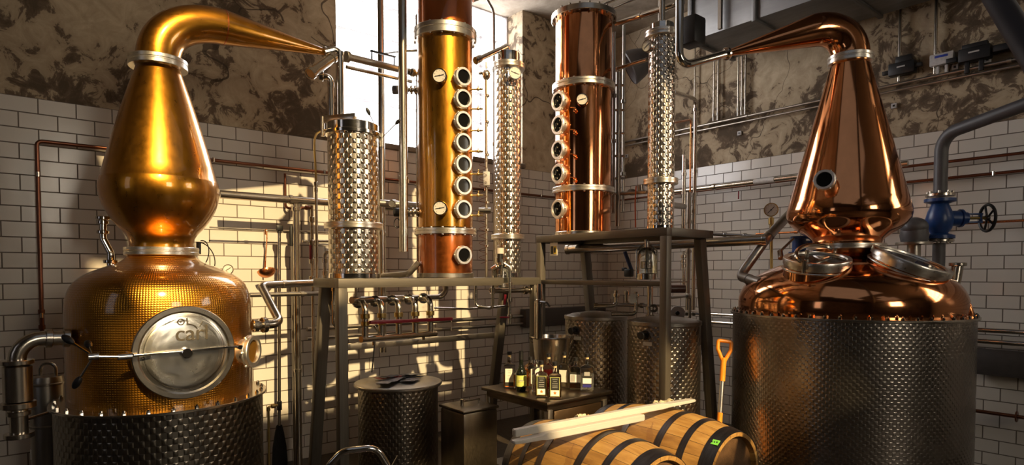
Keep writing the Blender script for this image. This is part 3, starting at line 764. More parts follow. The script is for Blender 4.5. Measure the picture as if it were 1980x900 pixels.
def barrel(center, label, tagit, seedv):
    L = .45; root = thing('oak_barrel', label, 'barrel', Vector((center.x, center.y, center.z - .31)), None)
    M = M_to((0, -1, 0), center)
    b = MB(); P = [(prof_b(k / 12) , L * k / 12) for k in range(-12, 13)]
    P = [(P[0][0] - .028, -L + .03), (P[0][0] - .022, -L)] + P + [(P[-1][0] - .022, L), (P[-1][0] - .028, L - .03)]
    b.lathe(P, M, 96); b.build('staves', barrel_mat('oak_staves', seedv), root, 50)
    for s_ in (-1, 1):
        b = MB(); b.lathe([(0, s_ * (L - .03)), (prof_b(1) - .024, s_ * (L - .03))], M, 64); b.build('barrel_head', HEADW, root)
    for zc_, wd in ((-.415, .07), (-.27, .036), (-.125, .040), (.125, .040), (.27, .036), (.415, .07)):
        b = MB(); b.lathe([(prof_b((zc_ - wd / 2) / L) + .0003, zc_ - wd / 2), (prof_b((zc_ - wd / 2) / L) + .0035, zc_ - wd / 2), (prof_b(zc_ / L) + .0035, zc_), (prof_b((zc_ + wd / 2) / L) + .0035, zc_ + wd / 2), (prof_b((zc_ + wd / 2) / L) + .0003, zc_ + wd / 2)], M, 96); b.build('hoop', HOOP, root)
    if tagit:
        a = radians(38); nrm = Vector((-sin(a) * .0 - .5, 0, .86)).normalized()
        th = radians(118); r = prof_b(.415 / L) + .0045
        p = M @ Vector((r * cos(th), r * sin(th), .42)); 
        p = Vector((center.x - r * sin(radians(34)), center.y - .415, center.z + r * cos(radians(34))))
        n = Vector((-sin(radians(34)), 0, cos(radians(34)))); Mt = M_to(n, p, up=(1, 0, .0)) @ Matrix.Rotation(radians(180), 4, 'Z')
        b = MB(); b.box((0, 0, .001), (.052, .034, .002), Mt); tg = b.build('green_tag', simple('green_tape', (.22, .75, .08), .5), root)
        lt = MB()
        for k in (-1, 0, 1): lt.box((k * .014, .002 * k, .0025), (.006, .010, .0008), Mt, 0, .5)
        lt.build('pen_marks', BLACK, tg)
    return root
BZ = H - 1.115
RB = S(2.834, 2.948, BZ); LB = S(3.485, 2.955, BZ)
barrel(RB, 'oak barrel with a small green tag on its end hoop, nearer the spade', True, .2)
barrel(LB, 'oak barrel lying in front at the bottom edge under the thick ends of the paddles', False, .7)
rk = thing('barrel_cradle', 'low timber cradle bearing the pair of oak barrels', 'cradle', S(3.16, 2.95, 0))
CR = simple('rough_pine', (.30, .19, .10), .7, var=.3, vs=10)
for e_ in (2.72, 3.18):
    b = MB(); 
    rr = prof_b(.23 / .45)
    b.box((-3.16, -e_, (BZ - rr - .0) / 2 - .004), (1.25, .09, BZ - rr - .010)); b.build('bearer', CR, rk)
# paddles
PAD = WHITE_P
def paddle(a, b_, flip, label, w=.052, h=.034):
    d = (b_ - a); L = d.length; dn = d.normalized(); M = M_to(dn, a, up=(0, 0, 1))
    m = MB()
    sq = lambda wx, hy: [(-wx, -hy), (wx, -hy), (wx, hy), (-wx, hy)]
    secs = [(0, .014, .014), (.006, .018, .017), (L * .78, .018, .017), (L * .82, .026, .010), (L - .05, .026, .008), (L - .008, .022, .007), (L, .016, .006)]
    if flip: secs = [(L - z, x, y) for z, x, y in reversed(secs)]
    rings = []
    for z, wx, hy in secs: rings.append([m.bm.verts.new(M @ Vector((x, y, z))) for x, y in sq(wx, hy)])
    for A, B in zip(rings, rings[1:]):
        for k in range(4): m._q([A[k], A[(k + 1) % 4], B[(k + 1) % 4], B[k]])
    m._q(rings[0]); m._q(rings[-1])
    bmesh.ops.bevel(m.bm, geom=[e for e in m.bm.edges], offset=.003, segments=2, affect='EDGES')
    return tag(m.build('mash_paddle', PAD, None, 40), label, 'paddle')
zt = BZ + .309 + .022
a = W(993, 838, z=zt + .03); b_ = W(1341, 774, z=zt + .03)
paddle(a, b_, False, 'rear white plastic paddle on the barrels with its flat blade at the right')
a = W(991, 856, z=zt + .006); b_ = W(1243, 807, z=zt + .002)
paddle(a, b_, True, 'front white plastic paddle on the barrels with its flat blade at the left')
# bung cloths
def cloth(p, label, sd_, tone):
    random.seed(sd_); b = MB()
    for k in range(9):
        a = random.uniform(0, 2 * pi); L = random.uniform(.035, .075); n = 7; lift = random.uniform(.01, .045)
        pts = []
        for i in range(n):
            t = i / (n - 1); w_ = .022 * sin(pi * min(1, t * .85 + .12)) + .003
            c0 = p + Vector((cos(a) * L * t, sin(a) * L * t, lift * sin(t * 2.4) + random.uniform(-.003, .003) + .004)); sd2 = Vector((-sin(a), cos(a), random.uniform(-.5, .5))) * w_
            pts.append((c0 - sd2, c0 + Vector((0, 0, .004)), c0 + sd2))
        V = [[b.bm.verts.new(v) for v in row] for row in pts]; U = [[b.bm.verts.new(v + Vector((0, 0, .0022))) for v in row] for row in pts]
        for i in range(n - 1):
            for j in range(2): b._q([V[i][j], V[i][j + 1], V[i + 1][j + 1], V[i + 1][j]]); b._q([U[i][j], U[i + 1][j], U[i + 1][j + 1], U[i][j + 1]])
            b._q([V[i][0], V[i + 1][0], U[i + 1][0], U[i][0]]); b._q([V[i][2], U[i][2], U[i + 1][2], V[i + 1][2]])
        b._q([V[0][0], U[0][0], U[0][1], V[0][1]]); b._q([V[0][1], U[0][1], U[0][2], V[0][2]]); b._q([V[-1][0], V[-1][1], U[-1][1], U[-1][0]]); b._q([V[-1][1], V[-1][2], U[-1][2], U[-1][1]])
    b.lathe([(0, -.004), (.028, -.004), (.028, .012), (.02, .016), (0, .017)], T(p), 16)
    return tag(b.build('bung_cloth', tone, None, 60), label, 'cloth')
CLO = simple('unbleached_muslin', (.72, .60, .38), .85, var=.25, vs=30)
cloth(RB + Vector((0.0, .02, .3035)), 'crumpled muslin cloth around the bung of the barrel with a green tag', 3, CLO)
cloth(LB + Vector((0.0, .05, .3035)), 'crumpled muslin cloth around the bung of the front barrel at the bottom edge', 5, CLO)

# ================================================================ spade
sp = W(1401, 668, D=4.22); ft = W(1389, 850, D=4.10); dn = (ft - sp).normalized(); ft = sp + dn * ((sp.z - .27) / -dn.z)
sproot = thing('spade', 'orange handled spade standing between the barrels and the big dimpled drum', 'spade', (ft.x, ft.y, 0))
up = -dn; M = M_to(up, sp, up=RT)                        # local z up the shaft; y about image right
side = (RT - up * RT.dot(up)).normalized()
g0 = sp + up * .03
b = MB(); b.tube(fillet([sp - up * .115 , sp - up * .10 - side * .012, sp - up * .03 - side * .046, sp + up * .028 - side * .046, sp + up * .028 + side * .046, sp - up * .03 + side * .046, sp - up * .10 + side * .012, sp - up * .115], .012, 4), .0135, 12)
b.tube([sp - up * .09, sp - up * .12, sp - up * .25], [.022, .0195, .019], 16); b.build('d_grip', ORANGE, sproot)
b = MB(); b.tube([sp - up * .24, sp - up * .47], .0155, 16); b.build('shaft', metal_mat('bare_aluminium_tube', (.75, .72, .68), .3), sproot)
Lt = (sp - ft).length
b = MB(); b.tube([sp - up * .465, sp - up * (Lt - .03)], .018, 16); b.build('lower_grip', ORANGE, sproot)
b = MB(); Mb = M_to((side.cross(up)), ft, up=up)
b.prism([(-.09, .02), (.09, .02), (.095, -.18), (.05, -.245), (0, -.262), (-.05, -.245), (-.095, -.18)], .004, Mb, .001); b.tube([ft + up * .04, ft - up * .06], [.02, .012], 12); b.build('blade', STEEL_D, sproot)

# ================================================================ bottle table
t0 = .75
tb = thing('worktable', 'small steel worktable with a front drawer holding the cluster of bottles', 'table', S(2.82, 1.87, 0))
TABM = metal_mat('worn_table_steel', (.24, .19, .14), .32, var=.2)
b = MB(); b.box((-2.82, -1.88, t0 - .012), (.64, .72, .024), bevel=.004); b.box((-2.82, -1.88, t0 - .045), (.58, .66, .05)); b.build('table_top', TABM, tb)
for s_ in (2.55, 3.09):
    for e_ in (1.56, 2.20):
        b = MB(); b.box((-s_, -e_, (t0 - .06) / 2), (.04, .04, t0 - .06), bevel=.003); b.build('leg', STEEL_D, tb)
b = MB(); b.box((-2.82, -1.87, .18), (.54, .66, .02)); b.build('undershelf', STEEL_D, tb)
b = MB(); b.box((-2.82, -2.20, t0 - .16), (.46, .03, .17), bevel=.004); dr = b.build('drawer', metal_mat('drawer_steel', (.34, .22, .12), .35), tb)
b = MB(); b.tube(fillet([S(2.92, 2.215, t0 - .15), S(2.92, 2.24, t0 - .15), S(2.72, 2.24, t0 - .15), S(2.72, 2.215, t0 - .15)], .012), .006, 10); b.build('drawer_handle', STEEL, dr)

# ---- bottles
GLASS = NT('clear_glass'); GLASS.set(base=(.93, .96, .94), rough=.03, trans=1.0, ior=1.45); GLASS = GLASS.m
def liquid(name, col): 
    t = NT(name); t.set(base=col, rough=.03, trans=.85, ior=1.34); return t.m
LQ_AMB = liquid('amber_spirit', (.62, .24, .035)); LQ_DARK = liquid('dark_rum', (.16, .04, .01)); LQ_PALE = liquid('pale_spirit', (.75, .62, .42)); LQ_RED = liquid('red_liqueur', (.45, .02, .03)); LQ_CLR = liquid('clear_spirit', (.85, .85, .82))
CORK = simple('pale_cork', (.70, .50, .25), .7); DKGL = simple('near_black_bottle_glass', (.008, .010, .006), .05)
L_CREAM = simple('cream_label', (.78, .72, .60), .55, var=.03); L_WHITE = simple('white_label', (.82, .82, .80), .55, var=.03); L_BLK = simple('black_label', (.03, .028, .02), .5); L_YG = simple('yellow_green_label', (.66, .68, .16), .55, var=.04); L_OR = simple('orange_leaf_ink', (.78, .20, .02), .5); L_BLUE = simple('blue_label', (.03, .03, .22), .5); L_GRN = simple('olive_border', (.42, .42, .14), .5); L_GREY = simple('grey_print', (.42, .40, .36), .6)
def yaw_to_cam(p): return atan2(-(CAM.x - p.x), (CAM.y - p.y)) + pi
def square_bottle(px, py, lab, h=.165, w=.085, d=.055, neck=.06, liq=LQ_AMB, lev=.8, cap='black', cork=True, labels=(), yaw=0.0):
    p = W(px, py, z=t0); p.z = t0
    g = thing('spirit_bottle', lab, 'bottle', p, 'bottles on the worktable')
    M = T(p) @ Matrix.Rotation(yaw_to_cam(p) + yaw, 4, 'Z')       # local -y faces the camera
    rr = .008
    def rect(w_, d_): 
        o_ = []
        for sx, sy, a0 in ((1, 1, 0), (-1, 1, pi / 2), (-1, -1, pi), (1, -1, 3 * pi / 2)):
            for k in range(4): o_.append((sx * (w_ / 2 - rr) + rr * cos(a0 + k * pi / 6), sy * (d_ / 2 - rr) + rr * sin(a0 + k * pi / 6)))
        return o_
    def loft(secs, mat, name, cap_=True):
        b = MB(); rings = []
        for z, pts in secs: rings.append([b.bm.verts.new(M @ Vector((x, y, z))) for x, y in pts])
        for A, B in zip(rings, rings[1:]):
            for k in range(len(A)): b._q([A[k], A[(k + 1) % len(A)], B[(k + 1) % len(A)], B[k]])
        if cap_: b._q(rings[0]); b._q(rings[-1])
        return b.build(name, mat, g, 50)
    circ = lambda r: [(r * cos(a), r * sin(a)) for a in [(k // 4) * pi / 2 + (k % 4) * pi / 8 + pi / 16 for k in range(16)]]
    sc = lambda f: [(x * f, y * f) for x, y in rect(w, d)]
    glass = loft([(0, sc(.94)), (.006, sc(1)), (h - .012, sc(1)), (h - .004, sc(.93)), (h + .004, [(x * .6, y * .7) for x, y in rect(w, d)]), (h + .012, circ(.0155)), (h + neck, circ(.0145))], GLASS, 'glass_body')
    loft([(.012, sc(.86)), (max(.03, (h - .014) * lev), sc(.86))], liq, 'liquid')
    b = MB()
    if cork: b.lathe([(0, h + neck), (.0125, h + neck), (.0125, h + neck + .016), (0, h + neck + .016)], M, 16); b.build('cork', CORK, g); zc_ = h + neck + .015
    else: zc_ = h + neck - .012
    if cap == 'black': b = MB(); b.lathe([(0, zc_), (.018, zc_), (.018, zc_ + .022), (.016, zc_ + .024), (0, zc_ + .024)], M, 20); b.build('cap', BLACK, g)
    elif cap == 'glass': b = MB(); b.box((0, 0, zc_ + .014), (.028, .028, .026), M, .004); b.build('cap', GLASS, g)
    for (lx, z0_, z1_, wl, mat_, k) in labels:
        b = MB(); b.box((lx, -d / 2 - .0012 - .0006 * k, (z0_ + z1_) / 2), (wl, .001, z1_ - z0_), M); b.build('label', mat_, g)
    return g, M
def leaf(g, M, x, y, z, r, mat):
    b = MB(); pts = []
    for k in range(10): 
        a = pi / 2 + 2 * pi * k / 10; q = r if k % 2 == 0 else r * .5; pts.append((q * cos(a), q * sin(a)))
    b.prism(pts, .0008, M @ T(x, y, z) @ Matrix.Rotation(pi / 2, 4, 'X')); b.build('leaf_emblem', mat, g)
def prints(g, M, d, x, zs, w_, mat, k=3, hh=.004):
    b = MB()
    for z, f in zs: b.box((x, -d / 2 - .0014 - .0006 * k, z), (w_ * f, .0006, hh), M)
    b.build('label_print', mat, g)
g, M = square_bottle(985, 750, 'square bottle of amber spirit with a tall cream label, leftmost on the worktable', .175, .085, .06, .055, LQ_AMB, .62, labels=((0, .045, .145, .062, L_CREAM, 0), (0, .015, .045, .062, L_BLK, 0), (0, .012, .016, .062, L_OR, 1)))
prints(g, M, .06, 0, [(.13, .6), (.115, .4), (.095, .5), (.07, .6)], .05, L_GREY, hh=.0025)
# round dark wine bottle
p = W(1007.5, 756, z=t0); p.z = t0
g = thing('wine_bottle', 'round near-black bottle with a yellow-green label between square bottles', 'bottle', p, 'bottles on the worktable'); M = T(p)
b = MB(); b.lathe([(0, 0), (.034, 0), (.038, .005), (.038, .125), (.034, .145), (.022, .165), (.0145, .185), (.0135, .275), (.0155, .277), (.0155, .285), (0, .286)], M, 32); b.build('glass_body', DKGL, g, 50)
b = MB(); b.lathe([(.0385, .035), (.0385, .115)], M, 40); b.build('label', L_YG, g)
b = MB(); M2 = M @ Matrix.Rotation(yaw_to_cam(p), 4, 'Z'); b.box((0, -.0392, .082), (.030, .0006, .005), M2); b.box((0, -.0392, .072), (.036, .0006, .003), M2); b.build('label_print', L_GREY, g)
b = MB(); b.lathe([(.0150, .225), (.0162, .226), (.0162, .288), (0, .289)], M, 24); b.build('cap', BLACK, g)
square_bottle(1026, 749, 'square bottle of amber spirit with a black cap, half hidden behind the glass-stoppered one', .165, .08, .06, .05, LQ_AMB, .85, cork=False, labels=((.01, .03, .14, .05, L_CREAM, 0),), yaw=.5)
g, M = square_bottle(1037, 758, 'slim clear bottle with a square glass stopper and a blue mark', .165, .055, .055, .05, LQ_CLR, .8, cap='glass', cork=False, labels=((0, .03, .15, .036, L_WHITE, 0), (.008, .02, .06, .02, L_BLUE, 1)), yaw=.35)
g, M = square_bottle(1047, 768, 'amber square bottle with black label and orange leaf, left of the matching dark one', .165, .085, .055, .045, LQ_AMB, .92, labels=((0, .018, .15, .066, L_GRN, 0), (0, .062, .145, .056, L_BLK, 1), (0, .022, .060, .056, L_WHITE, 1)))
leaf(g, M, 0, -.0295, .042, .013, L_OR); prints(g, M, .055, 0, [(.135, .7), (.12, .5), (.105, .75), (.09, .7), (.078, .7)], .05, L_GREY, hh=.003)
g, M = square_bottle(1073, 771, 'dark square bottle with black label and orange leaf, foremost on the worktable', .165, .085, .055, .045, LQ_DARK, .92, labels=((0, .018, .15, .066, L_GRN, 0), (0, .062, .145, .056, L_BLK, 1), (0, .022, .060, .056, L_WHITE, 1)))
leaf(g, M, 0, -.0295, .042, .013, L_OR); prints(g, M, .055, 0, [(.135, .7), (.12, .5), (.105, .75), (.09, .7), (.078, .7)], .05, L_GREY, hh=.003)
square_bottle(1061, 752, 'square bottle of red liqueur hidden behind the two leaf-labelled bottles', .17, .085, .06, .05, LQ_RED, .9, labels=(), yaw=-.2)
square_bottle(1091, 750, 'square bottle with a slanted cream label behind the dark leaf-labelled one', .175, .08, .06, .05, LQ_PALE, .6, labels=((0, .045, .135, .06, L_CREAM, 0),), yaw=-.25)
g, M = square_bottle(1113, 753, 'square bottle with dark spirit and a black banded white label, second from the right', .165, .085, .06, .055, LQ_DARK, .8, cork=False, labels=((0, .05, .125, .074, L_WHITE, 0), (0, .112, .128, .076, L_BLK, 1), (0, .048, .055, .076, L_BLK, 1), (-.018, .058, .108, .032, L_GREY, 1)), yaw=-.1)
g, M = square_bottle(1135, 756, 'clear square bottle with a black banded white label, rightmost on the worktable', .18, .095, .06, .05, LQ_CLR, .75, labels=((0, .055, .105, .062, L_WHITE, 0), (0, .095, .112, .064, L_BLK, 1), (0, .050, .056, .064, L_BLK, 1), (0, .03, .05, .06, L_BLUE, 0), (0, .112, .14, .04, L_GREY, 0)))
# ---- bucket
p = W(1066, 716, z=t0); p = S(2.66, 1.72, t0)
p = W(1066, 662, D=4.72); p.z = t0; 
bk = thing('steel_bucket', 'conical steel bucket with a rolled rim standing behind the bottles', 'bucket', p)
zr = H - .50
b = MB(); b.lathe([(0, t0 + .002), (.105, t0 + .002), (.110, t0 + .006), (.150, zr - .01), (.158, zr - .008), (.163, zr), (.158, zr + .008), (.150, zr + .006), (.147, zr - .01), (.106, t0 + .01), (0, t0 + .01)], T(p.x, p.y, 0), 72); b.build('bucket_body', STEEL, bk)
b = MB(); 
for s_ in (-1, 1): b.tube([Vector((p.x, p.y, zr - .02)) + RT * s_ * .148, Vector((p.x, p.y, zr)) + RT * s_ * .175, Vector((p.x, p.y, zr - .05)) + RT * s_ * .150], .006, 8)
b.build('ear', STEEL, bk)

# ================================================================ tanks under the taller platform, drum and box under the low one
TANKM = emboss_mat('dark_dimpled_tank_steel', (.38, .33, .27), .30, .26, .046, .0032, 'diamond', 1.1)
def tank(c, R, top, label, vpx, vpy):
    g = thing('steel_tank', label, 'tank', (c.x, c.y, 0), None); M = T(c.x, c.y, 0)
    b = MB(); b.lathe([(0, .0), (R - .02, 0), (R, .02), (R, top - .03)], M, 96); b.build('shell', TANKM, g)
    b = MB(); b.ring(R - .004, R + .006, top - .03, top, M, 72); b.lathe([(R - .006, top - .006), (R * .8, top + .012), (R * .3, top + .03), (0, top + .034)], M, 72); b.build('lid', STEEL_D, g)
    v = W(vpx, vpy, D=(c - CAM).dot(FW) - R * .95); n = Vector((v.x - c.x, v.y - c.y, 0)).normalized(); v = Vector((c.x, c.y, v.z)) + n * R
    b = MB(); b.tube([v, v + n * .05], .014, 12); b.ring(0, .028, .045, .065, M_to(n, v), 20); b.ring(.0, .034, 0, .008, M_to(n, v), 20); b.build('valve', BLACK, g)
    q = v - Vector((0, 0, .06)) + n * .004; b = MB(); b.box((.02, 0, 0), (.07, .026, .003), M_to(n, q)); b.build('number_label', PAPER, g)
    return g
tk = tank(W(1152, 614, s=2.15) * 1, .250, H - .345, 'dimpled steel tank behind the bottles under the left end of the taller platform', 1098, 641)
tk = tank(W(1284, 626, s=2.17) * 1, .258, H - .345, 'dimpled steel tank behind the right post of the taller platform', 1236, 650)
DR = S(3.60, 1.10, 0)
dm = thing('steel_drum', 'round lidded drum with a sheaf of papers on top behind the left front post', 'drum', DR); M = T(DR)
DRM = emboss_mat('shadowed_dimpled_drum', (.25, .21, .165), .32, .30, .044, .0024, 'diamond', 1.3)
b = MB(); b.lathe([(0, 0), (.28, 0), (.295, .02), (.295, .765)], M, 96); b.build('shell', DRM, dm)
b = MB(); b.ring(.29, .325, .762, .785, M, 72, .006); b.lathe([(.312, .784), (.30, .788), (.15, .795), (0, .797)], M, 72); b.build('lid', STEEL_D, dm)
pp = thing('paper_bundle', 'crumpled dark printed papers and plastic lying on the round drum lid', 'papers', (DR.x, DR.y, .797))
random.seed(11)
PM = [simple('dark_print', (.05, .045, .06), .45), simple('grey_plastic_wrap', (.34, .32, .34), .2), simple('red_print', (.40, .05, .03), .5)]
for k in range(9):
    b = MB(); L_, w_ = random.uniform(.16, .3), random.uniform(.05, .11); n = 6
    M2 = T(DR.x + random.uniform(-.10, .10), DR.y + random.uniform(-.12, .10), .80 + .003 * k) @ Matrix.Rotation(radians(random.uniform(-25, 25) + 15), 4, 'Z')
    z_ = [random.uniform(0, .012) for _ in range(n + 1)]
    for i in range(n):
        x0, x1 = -L_ / 2 + L_ * i / n, -L_ / 2 + L_ * (i + 1) / n
        v = [b.bm.verts.new(M2 @ Vector(q)) for q in ((x0, -w_ / 2, z_[i]), (x1, -w_ / 2, z_[i + 1]), (x1, w_ / 2, z_[i + 1] * .6), (x0, w_ / 2, z_[i] * .6), (x0, -w_ / 2, z_[i] + .002), (x1, -w_ / 2, z_[i + 1] + .002), (x1, w_ / 2, z_[i + 1] * .6 + .002), (x0, w_ / 2, z_[i] * .6 + .002))]
        for f in ((0, 3, 2, 1), (4, 5, 6, 7), (0, 1, 5, 4), (1, 2, 6, 5), (2, 3, 7, 6), (3, 0, 4, 7)): b._q([v[j] for j in f])
    bmesh.ops.remove_doubles(b.bm, verts=b.bm.verts, dist=1e-5)
    b.build('sheet', PM[[0, 1, 0, 0, 1, 0, 2, 1, 0][k]], pp)
bx = thing('steel_box_tank', 'square steel box tank with a bar handle on its lid beside the worktable', 'tank', S(3.30, 1.50, 0))
BM_ = metal_mat('dark_sheet_steel', (.22, .18, .13), .38, var=.15)
b = MB(); b.box((-3.30, -1.585, .315), (.30, .30, .63), bevel=.02); b.build('shell', BM_, bx)
b = MB(); b.box((-3.30, -1.585, .64), (.315, .315, .022), bevel=.009); ld = b.build('lid', BM_, bx)
hA, hB = W(891, 771, z=.66), W(929, 774, z=.66)
hA = S(3.37, 1.60, .65); hB = S(3.22, 1.60, .65)
b = MB(); b.tube([hA, hA + Vector((0, 0, .05))], .012, 12); b.tube([hA + Vector((0, 0, .035)), hB + Vector((0, 0, .035)), ], .008, 10); b.tube([hB, hB + Vector((0, 0, .04))], .008, 10); b.build('handle', STEEL, ld)
# ================================================================ chrome trolley handle at the bottom edge
D0 = 2.62
tr = thing('hand_trolley', 'chrome bent tube trolley handle rising from the bottom edge left of the drum', 'trolley', W(690, 900, D=D0) * 1)
base = tr.location.copy(); tr.location = (base.x, base.y, 0)
P = [W(632, 905, D=D0), W(662, 873, D=D0), W(728, 866, D=D0 + .05), W(752, 905, D=D0 + .08)]
lo0 = Vector((P[0].x, P[0].y, .06)); lo1 = Vector((P[3].x, P[3].y, .06))
b = MB(); b.tube(fillet([lo0, P[0], P[1], P[2], P[3], lo1], .07, 8), .0145, 16); b.build('handle_tube', STEEL_P, tr)
b = MB(); mid = (lo0 + lo1) / 2; b.tube([lo0 + Vector((0, 0, .35)), lo1 + Vector((0, 0, .35))], .011, 10); b.build('cross_tube', STEEL_P, tr)
b = MB(); b.tube([W(758, 893, D=D0 + .08) - Vector((0, 0, .02)), W(769, 882, D=D0 + .08)], .003, 8); b.tube([P[3] + Vector((0, 0, .0)), W(758, 893, D=D0 + .08) - Vector((0, 0, .02))], .004, 8); b.build('release_lever', STEEL_P, tr)
b = MB(); dd = (lo1 - lo0).normalized(); nn = Vector((-dd.y, dd.x, 0)); b.box((0, .15, .0), ((lo1 - lo0).length, .3, .02), T(mid.x, mid.y, .055) @ Matrix.Rotation(atan2(dd.y, dd.x), 4, 'Z'), .004); b.build('toe_plate', STEEL_D, tr)
for q in (lo0, lo1): b = MB(); b.lathe([(0, -.014), (.05, -.014), (.055, -.008), (.055, .008), (.05, .014), (0, .014)], M_to(dd, Vector((q.x, q.y, .055))), 24); b.build('wheel', RUBBER, tr)
# ================================================================ pipework
def pipe(name, label, cat, pts, r, mat, fr=.05, coup=(), group=None, cm=None, cr=1.5, cl=.03, extra=None, seg=14):
    pts = [Vector(p) for p in pts]
    zmin = min(pts, key=lambda p: p.z)
    if not coup and not extra:
        b = MB(); b.tube(fillet(pts, fr), r, seg); return tag(b.build(name, mat, None, 50), label, cat, group)
    g = thing(name, label, cat, zmin, group)
    b = MB(); b.tube(fillet(pts, fr), r, seg); b.build('tube', mat, g, 50)
    for c_ in coup:
        i, t = c_[0], c_[1]; a, q = pts[i], pts[i + 1]; p = a.lerp(q, t); M = M_to(q - a, p); k = c_[2] if len(c_) > 2 else cr
        b = MB(); b.ring(r * .98, r * k, -cl / 2, cl / 2, M, 20, .004); b.build('coupling', cm or mat, g)
    if extra: extra(g)
    return g
E = lambda px, py, e: W(px, py, e=e)
R_ = lambda px, py, s: W(px, py, s=s)
Dd = lambda px, py, D: W(px, py, D=D)
def clip(g, p, n, mat=STEEL):           # wall clip holding a pipe
    b = MB(); n = Vector(n); b.tube([p, p - n * .044], .006, 8); b.tube([p + n * .014 + Vector((0, 0, .016)), p + n * .014 - Vector((0, 0, .016))], .010, 8); b.build('wall_clip', mat, g)
def handwheel(g, M, R, mat, tube=.008, spokes=4):
    b = MB(); b.tube([M @ Vector((R * cos(2 * pi * k / 32), R * sin(2 * pi * k / 32), 0)) for k in range(33)], tube, 8, closed=True)
    for k in range(spokes): b.tube([M @ Vector((0, 0, 0)), M @ Vector((R * cos(2 * pi * k / spokes), R * sin(2 * pi * k / spokes), 0))], tube * .7, 6)
    b.ring(0, tube * 2, -.012, .012, M, 16)
    return b.build('handwheel', mat, g)
NW = (0, -1, 0)
# ---------------- along the left wall
zc = H + .865
a = E(78, 648, .05); c = E(75, 276, .05); c.x = a.x = (a.x + c.x) / 2; c.z = zc
def ex(g):
    for s_ in (4.6, 3.72, 2.9, 2.0, 1.2): clip(g, S(s_, .05, zc), NW)
    for z in (a.z + .13, zc - .22): clip(g, Vector((a.x, a.y, z)), NW)
pipe('copper_pipe', 'thin dark copper pipe running along the tiled left wall and dropping behind the elbow', 'pipe', [a, c, S(.12, .05, zc)], .0125, CU_PIPE, .03, [(0, .04), (0, .12)], extra=ex)
pipe('copper_pipe', 'short copper drop pipe on the tiles left of the steel condenser', 'pipe', [E(551, 336, .06), E(552, 402, .06), E(570, 404, .06)], .010, CU_PIPE, .03)
a = E(425, 376, .30); c = S(3.05, .30, a.z)
g = pipe('steel_header', 'long level steel pipe leaving the pear shaped head and passing behind the condenser', 'pipe', [a, c], .030, STEEL, 0, [(0, .33, 1.25), (0, .7, 1.2)])
q = E(572, 380, .30); q.z = a.z
pipe('steel_riser', 'upright steel pipe standing from floor to level pipe left of the low platform', 'pipe', [q - Vector((0, 0, .03)), Vector((q.x, q.y, .0))], .026, STEEL, 0, [(0, .02, 1.3), (0, .62, 1.2)])
def ex(g):
    b = MB(); b.lathe([(0, -.10), (.014, -.10), (.018, -.02), (.012, .05), (.006, .07), (0, .071)], T(E(563, 452, .24)), 16); b.build('brush_head', BLACK, g)
pipe('broom_pole', 'thin dark pole with black tip standing beside the upright steel pipe', 'broom', [E(564, 455, .24), Vector((E(564, 455, .24).x, -.24, 0))], .010, STEEL_D, 0, extra=ex)
zr = E(405, 440, .14).z
rail = pipe('hanging_rail', 'thin level steel rail on the left wall from which a ladle hangs', 'rail', [E(405, 440, .14), S(3.40, .14, zr)], .0065, STEEL_D, 0, [(0, .22), (0, .6)])
# ladle
lp = E(515, 449, .16); ld = thing('ladle', 'copper ladle hanging bowl down from the thin rail', 'ladle', lp)
lb = E(515, 527, .17)
b = MB(); b.tube(fillet([lp + Vector((0, .02, -.02)), lp + Vector((0, .02, .02)), lp + Vector((0, -.01, .02)), lp + Vector((0, -.01, -.05)), E(513, 505, .17), lb + Vector((0, .03, .035))], .012), .006, 8); b.build('handle', CU_BRIGHT, ld)
b = MB(); r = .068; Mb = M_to((.05, -.45, -.9), lb + Vector((0, 0, .01)))
b.lathe([(r * cos(t), r * .75 * sin(t)) for t in [k * pi / 20 for k in range(0, 11)]] , Mb, 32); b.lathe([((r - .003) * cos(t), (r * .75 - .003) * sin(t)) for t in [k * pi / 20 for k in range(0, 11)]], Mb, 32); b.lathe([(r - .003, 0), (r + .002, 0.001), (r, .002)], Mb, 32); b.build('bowl', CU_BRIGHT, ld)
# mop
mp = thing('mop', 'upright mop with steel pole and folded black cloth head in front of the tiles', 'mop', Vector((E(542, 900, .22).x, -.22, 0)))
top = E(540, 444, .22); bot = E(540, 826, .22)
b = MB(); b.tube([top, bot], .0125, 12); b.build('pole', STEEL, mp)
b = MB(); b.box(top + Vector((0, -.005, .01)), (.05, .035, .045), bevel=.008); b.tube([top + Vector((0, 0, -.03)), top], .017, 12); b.build('hook', BLACK, mp)
zb_ = bot.z; b = MB(); b.lathe([(.012, zb_ + .02), (.024, zb_ + .01), (.035, zb_ - .04), (.055, zb_ - .16), (.062, zb_ - .28), (.055, zb_ - .42), (.03, max(.01, zb_ - .52)), (0, max(.008, zb_ - .53))], T(bot.x, bot.y, 0) @ Matrix.Diagonal((1, .55, 1, 1)), 20); b.build('mop_head', BLACKM, mp, 60)
b = MB(); j = E(540, 785, .22); b.tube([j + Vector((0, 0, .035)), j - Vector((0, 0, .035))], .02, 10); b.build('joint', BLACK, mp)
# standpipe beside the left jacket with brass tap
a = E(519, 787, .45)
pipe('thin_standpipe', 'thin brass pipe rising beside the left steel jacket with a small tap', 'pipe', [Vector((a.x, a.y, 0)), a, a + Vector((.07, 0, 0))], .009, BRASS, .015, [(0, .97), (1, .5, 2)])
